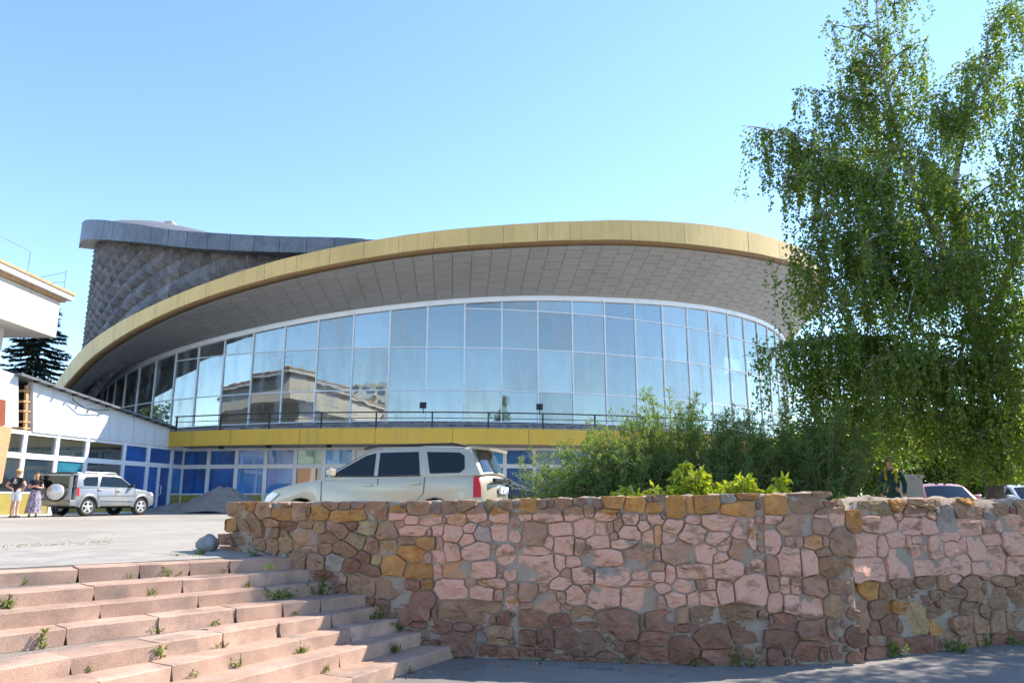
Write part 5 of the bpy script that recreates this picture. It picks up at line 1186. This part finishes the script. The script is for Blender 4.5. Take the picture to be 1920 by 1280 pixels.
def leafy_tree(label, base, h_, rad, n, mat, z0=.25, leaf=(.16, .11)):
    root = empty('broadleaf_tree', base, 0, label, 'tree', 'trees beyond the right wall'); wood = MB(); b = arr(base); LP, LD = [], []
    wood.tube([Vector(b), Vector(b+arr([.1, 0, h_*.35])), Vector(b+arr([0, .1, h_*.75]))], [.16, .12, .04], 8)
    for _ in range(46):
        d = rng.normal(size=3); d /= np.linalg.norm(d); r = rng.uniform(.45, 1)
        c = b+arr([d[0]*rad*r, d[1]*rad*r, h_*(z0+(1-z0)*.5)+d[2]*h_*(1-z0)*.5*r]); s_ = b+arr([0, 0, h_*rng.uniform(.25, .6)])
        wood.tube([Vector(p) for p in bez(s_, (s_+c)/2+arr([0, 0, .2]), c, 5)], np.linspace(.04, .008, 5), 4, False)
        m_ = n//46; q = rng.normal(size=(m_, 3))*arr([.30, .30, .24])*rad*.55; LP.append(c+q); LD.append(q*.6+rng.normal(size=(m_, 3))*.5+arr([0, 0, -.3]))
    wood.build('trunk', mt['darkbark'], root, True, fix=False); leaf_mesh('crown', mat, root, np.concatenate(LP), np.concatenate(LD), *leaf)
for px, Y, h_, r_, n_, lab in ((1590, 30, 4.6, 2.6, 15000, 'bushy tree far behind the green worker'), (1700, 36, 5.0, 3.0, 16000, 'bright leafy tree beyond the concrete pillar'), (1800, 33, 4.2, 2.7, 15000, 'leafy tree beyond the red car'), (1890, 38, 5.2, 3.2, 16000, 'leafy tree behind the birch trunk'), (1980, 34, 5.0, 3.0, 12000, 'leafy tree beyond the right edge behind the pale car'), (1500, 44, 4.0, 2.5, 9000, 'small tree behind the willow thicket near the building')):
    leafy_tree(lab, gp(px, Y), h_, r_, n_, mt['tree_leaf'], .12)
# spruce at the left behind the wing
def spruce(label, base, h_, rad):
    root = empty('spruce_tree', base, 0, label, 'tree'); b = arr(base); wood = MB(); LP, LD = [], []
    wood.tube([Vector(b), Vector(b+arr([0, 0, h_]))], [.3, .03], 8)
    for z in np.arange(.1, .985, .022):
        L = rad*(1-z)**.8+.15
        for a in rng.uniform(0, 6.28, 9):
            Lq = L*rng.uniform(.7, 1.1); o = arr([math.cos(a), math.sin(a), 0]); s_ = b+arr([0, 0, h_*z]); e = s_+o*Lq+arr([0, 0, -.22*Lq]); P = bez(s_, (s_+e)/2+arr([0, 0, -.12*Lq]), e, 8)
            wood.tube([Vector(p) for p in P], np.linspace(.03, .006, 8), 3, False); n = int(75*Lq); k = rng.uniform(.8, 6.99, n); i = k.astype(int); f = (k-i)[:, None]
            q = P[i]*(1-f)+P[i+1]*f; sd = np.cross(o, [0, 0, 1]); LP.append(q); LD.append(o*.5+sd*rng.choice([-1, 1], (n, 1))*rng.uniform(.2, 1, (n, 1))+rng.normal(size=(n, 3))*.15+arr([0, 0, -.25]))
    wood.build('trunk', mt['darkbark'], root, True, fix=False); leaf_mesh('needles', mt['needle'], root, np.concatenate(LP), np.concatenate(LD), .42, .09)
sp_ = on_y(40, 900, 62); spruce('dark spruce standing behind the wing roof at the left', (sp_.x, 62, PZ), 19.0, 5.4)
# trees across the street (mirrored in the left panes)
for k, (x, y) in enumerate(((-52, 56), (-58, 50), (-62, 63))): leafy_tree(('slender tree left of the pavilion, mirrored in the leftmost panes', 'second tree left of the pavilion, mirrored in the glass', 'third tree left of the pavilion, behind the spruce')[k], (x, y, PZ), 13-2*k, 2.6, 7000, mt['tree_leaf'], .15, (.34, .24))

# ------------------------------------------------------------------ weeds
def weed(p, size, label, kind='leafy', n=60):
    root = empty('weed', p, 0, label, 'weed', 'weeds in the joints'); b = arr(p)
    if kind == 'grass':
        P = b+rng.normal(size=(n, 3))*arr([size*.28, size*.14, 0]); D = rng.normal(size=(n, 3))*.45+arr([0, 0, 1]); leaf_mesh('blades', mt['weed_leaf'], root, P, D, size*.9, size*.09)
    else:
        P, D = [], []
        for _ in range(max(4, n//12)):
            s_ = b+arr([rng.normal()*size*.35, rng.normal()*size*.15, 0]); d = rng.normal(size=3)*.45+arr([0, 0, 1]); d /= np.linalg.norm(d); L = size*rng.uniform(.5, 1.1)
            for t in np.linspace(.1, 1, 12): P.append(s_+d*L*t); D.append(rng.normal(size=3)*.8+d*.5)
        leaf_mesh('leaves', mt['weed_leaf'], root, np.array(P), np.array(D), size*.38, size*.15)
def step_pt(i, px):       # foot of riser i (1-based): on the tread below, at an image column
    B, d, z = nose[i-1]; u = ray(px, 1100); k = u.x/u.y; t = (B.x-k*B.y)/(k*d.y-d.x); q = B+d*t; bk = Vector((d.y, -d.x, 0)); bk = bk if bk.y > 0 else -bk
    q = q-bk*.02; return Vector((q.x, q.y, z-RISE-.004))
WE = [(1,305,.10,'leafy',70,'tallest weed at the foot of the top step'),(1,335,.06,'leafy',40,'low weed right of the tallest one under the top step'),(1,240,.05,'leafy',36,'small weed left of the tallest one under the top step'),(1,415,.06,'leafy',40,'small weed under the top step near the shadow edge'),(1,42,.06,'leafy',30,'small weed under the top step at the far left'),
      (2,12,.11,'leafy',60,'weed at the left picture edge under the second step'),(2,283,.09,'grass',24,'dry stalks under the second step'),(2,460,.08,'grass',24,'dry stalks under the second step by the shadow'),(3,515,.13,'leafy',110,'pale spreading weed in front of the third step'),(3,545,.10,'leafy',70,'fresh weed right of the pale one at the third step'),(3,597,.16,'leafy',130,'bushy weed in the shade between third step and wall'),
      (4,90,.15,'leafy',70,'silvery weed at the left of the fourth step'),(4,300,.07,'leafy',40,'weed in a joint under the fourth step'),(4,408,.07,'leafy',40,'flat weed under the fourth step'),(4,555,.07,'grass',26,'dry tuft under the fourth step'),(5,312,.12,'leafy',50,'upright weed in a joint of the fifth step'),(5,425,.06,'leafy',34,'small weed under the fifth step'),(5,185,.06,'leafy',34,'small weed under the fifth step at left'),
      (5,700,.13,'leafy',120,'leafy weed between fifth step and wall'),(6,450,.09,'leafy',60,'weed in a joint of the sixth step'),(6,370,.07,'leafy',50,'flat weed under the sixth step'),(6,570,.09,'grass',40,'dry grass in a joint of the sixth step'),(6,748,.12,'leafy',110,'leafy weed between sixth step and wall'),(7,740,.12,'grass',60,'grass tuft in front of the seventh step'),(7,615,.08,'grass',40,'dry grass under the seventh step'),(8,770,.07,'leafy',50,'low weeds at the foot of the bottom step')]
for i, px, sz, kd, n_, lab in WE: weed(step_pt(i, px), sz, lab, kd, n_)
for px, py, sz, n_, lab in ((815,1205,.20,150,'large grassy weed where the bottom step meets the wall'),(882,1222,.10,60,'small weed at the wall foot right of the steps'),(1020,1232,.09,60,'low weed at the wall foot below the pink patch'),(1075,1234,.13,110,'spreading weed at the wall foot left of centre'),(1170,1238,.11,60,'weed at the wall foot in the centre'),(1303,1244,.10,60,'weed at the wall foot right of centre'),(1392,1246,.15,70,'tall weed at the wall foot near the corner'),(1675,1228,.17,90,'tall weed at the foot of the right wall'),(1795,1218,.15,120,'broad weed at the foot of the right wall'),(1855,1208,.12,70,'weed right of the broad one at the right wall'),(1900,1204,.12,80,'weed at the foot of the right wall by the picture edge')):
    weed(on_z(px, py+4, 0), sz, lab, 'leafy', n_)
for k, (px, py) in enumerate(((470,1043),(505,1068))): weed(on_z(px, py, PZ), .09, ('dark weed behind the top step at the wall', 'weed on the second step at the wall')[k], 'leafy', 60)
weed(on_z(378, 1040, PZ), .09, 'grass beside the loose boulder', 'grass', 60)
# thin grass along the edge of the broken apron
P = np.array([on_z(x, 1026-.052*x+1.6*math.sin(x*.09)+rng.normal()*2.0, PZ+.005) for x in np.concatenate([rng.normal(c_, 9, 22) for c_ in (4, 38, 60, 96, 118, 150, 171, 186, 199)])]+[on_z(x, 1040+rng.normal()*2, PZ+.005) for x in rng.uniform(320, 375, 60)])
o = leaf_mesh('grass', mt['weed_leaf'], None, P, rng.normal(size=(len(P), 3))*.5+arr([0, 0, 1]), .024, .012); tag(o, kind='stuff')
# fallen leaves and grit by the bottom step
P = np.array([on_z(rng.uniform(690, 880), rng.uniform(1205, 1272), .006) for _ in range(130)]+[on_z(rng.uniform(860, 1560), rng.normal(1241, 4), .006) for _ in range(140)])
o = leaf_mesh('leaf_litter', leaf_mat('dry_leaf', (.22, .11, .05), (.33, .22, .12), .1), None, P, rng.normal(size=(len(P), 3))*arr([1, 1, .15]), .04, .025); tag(o, kind='stuff')
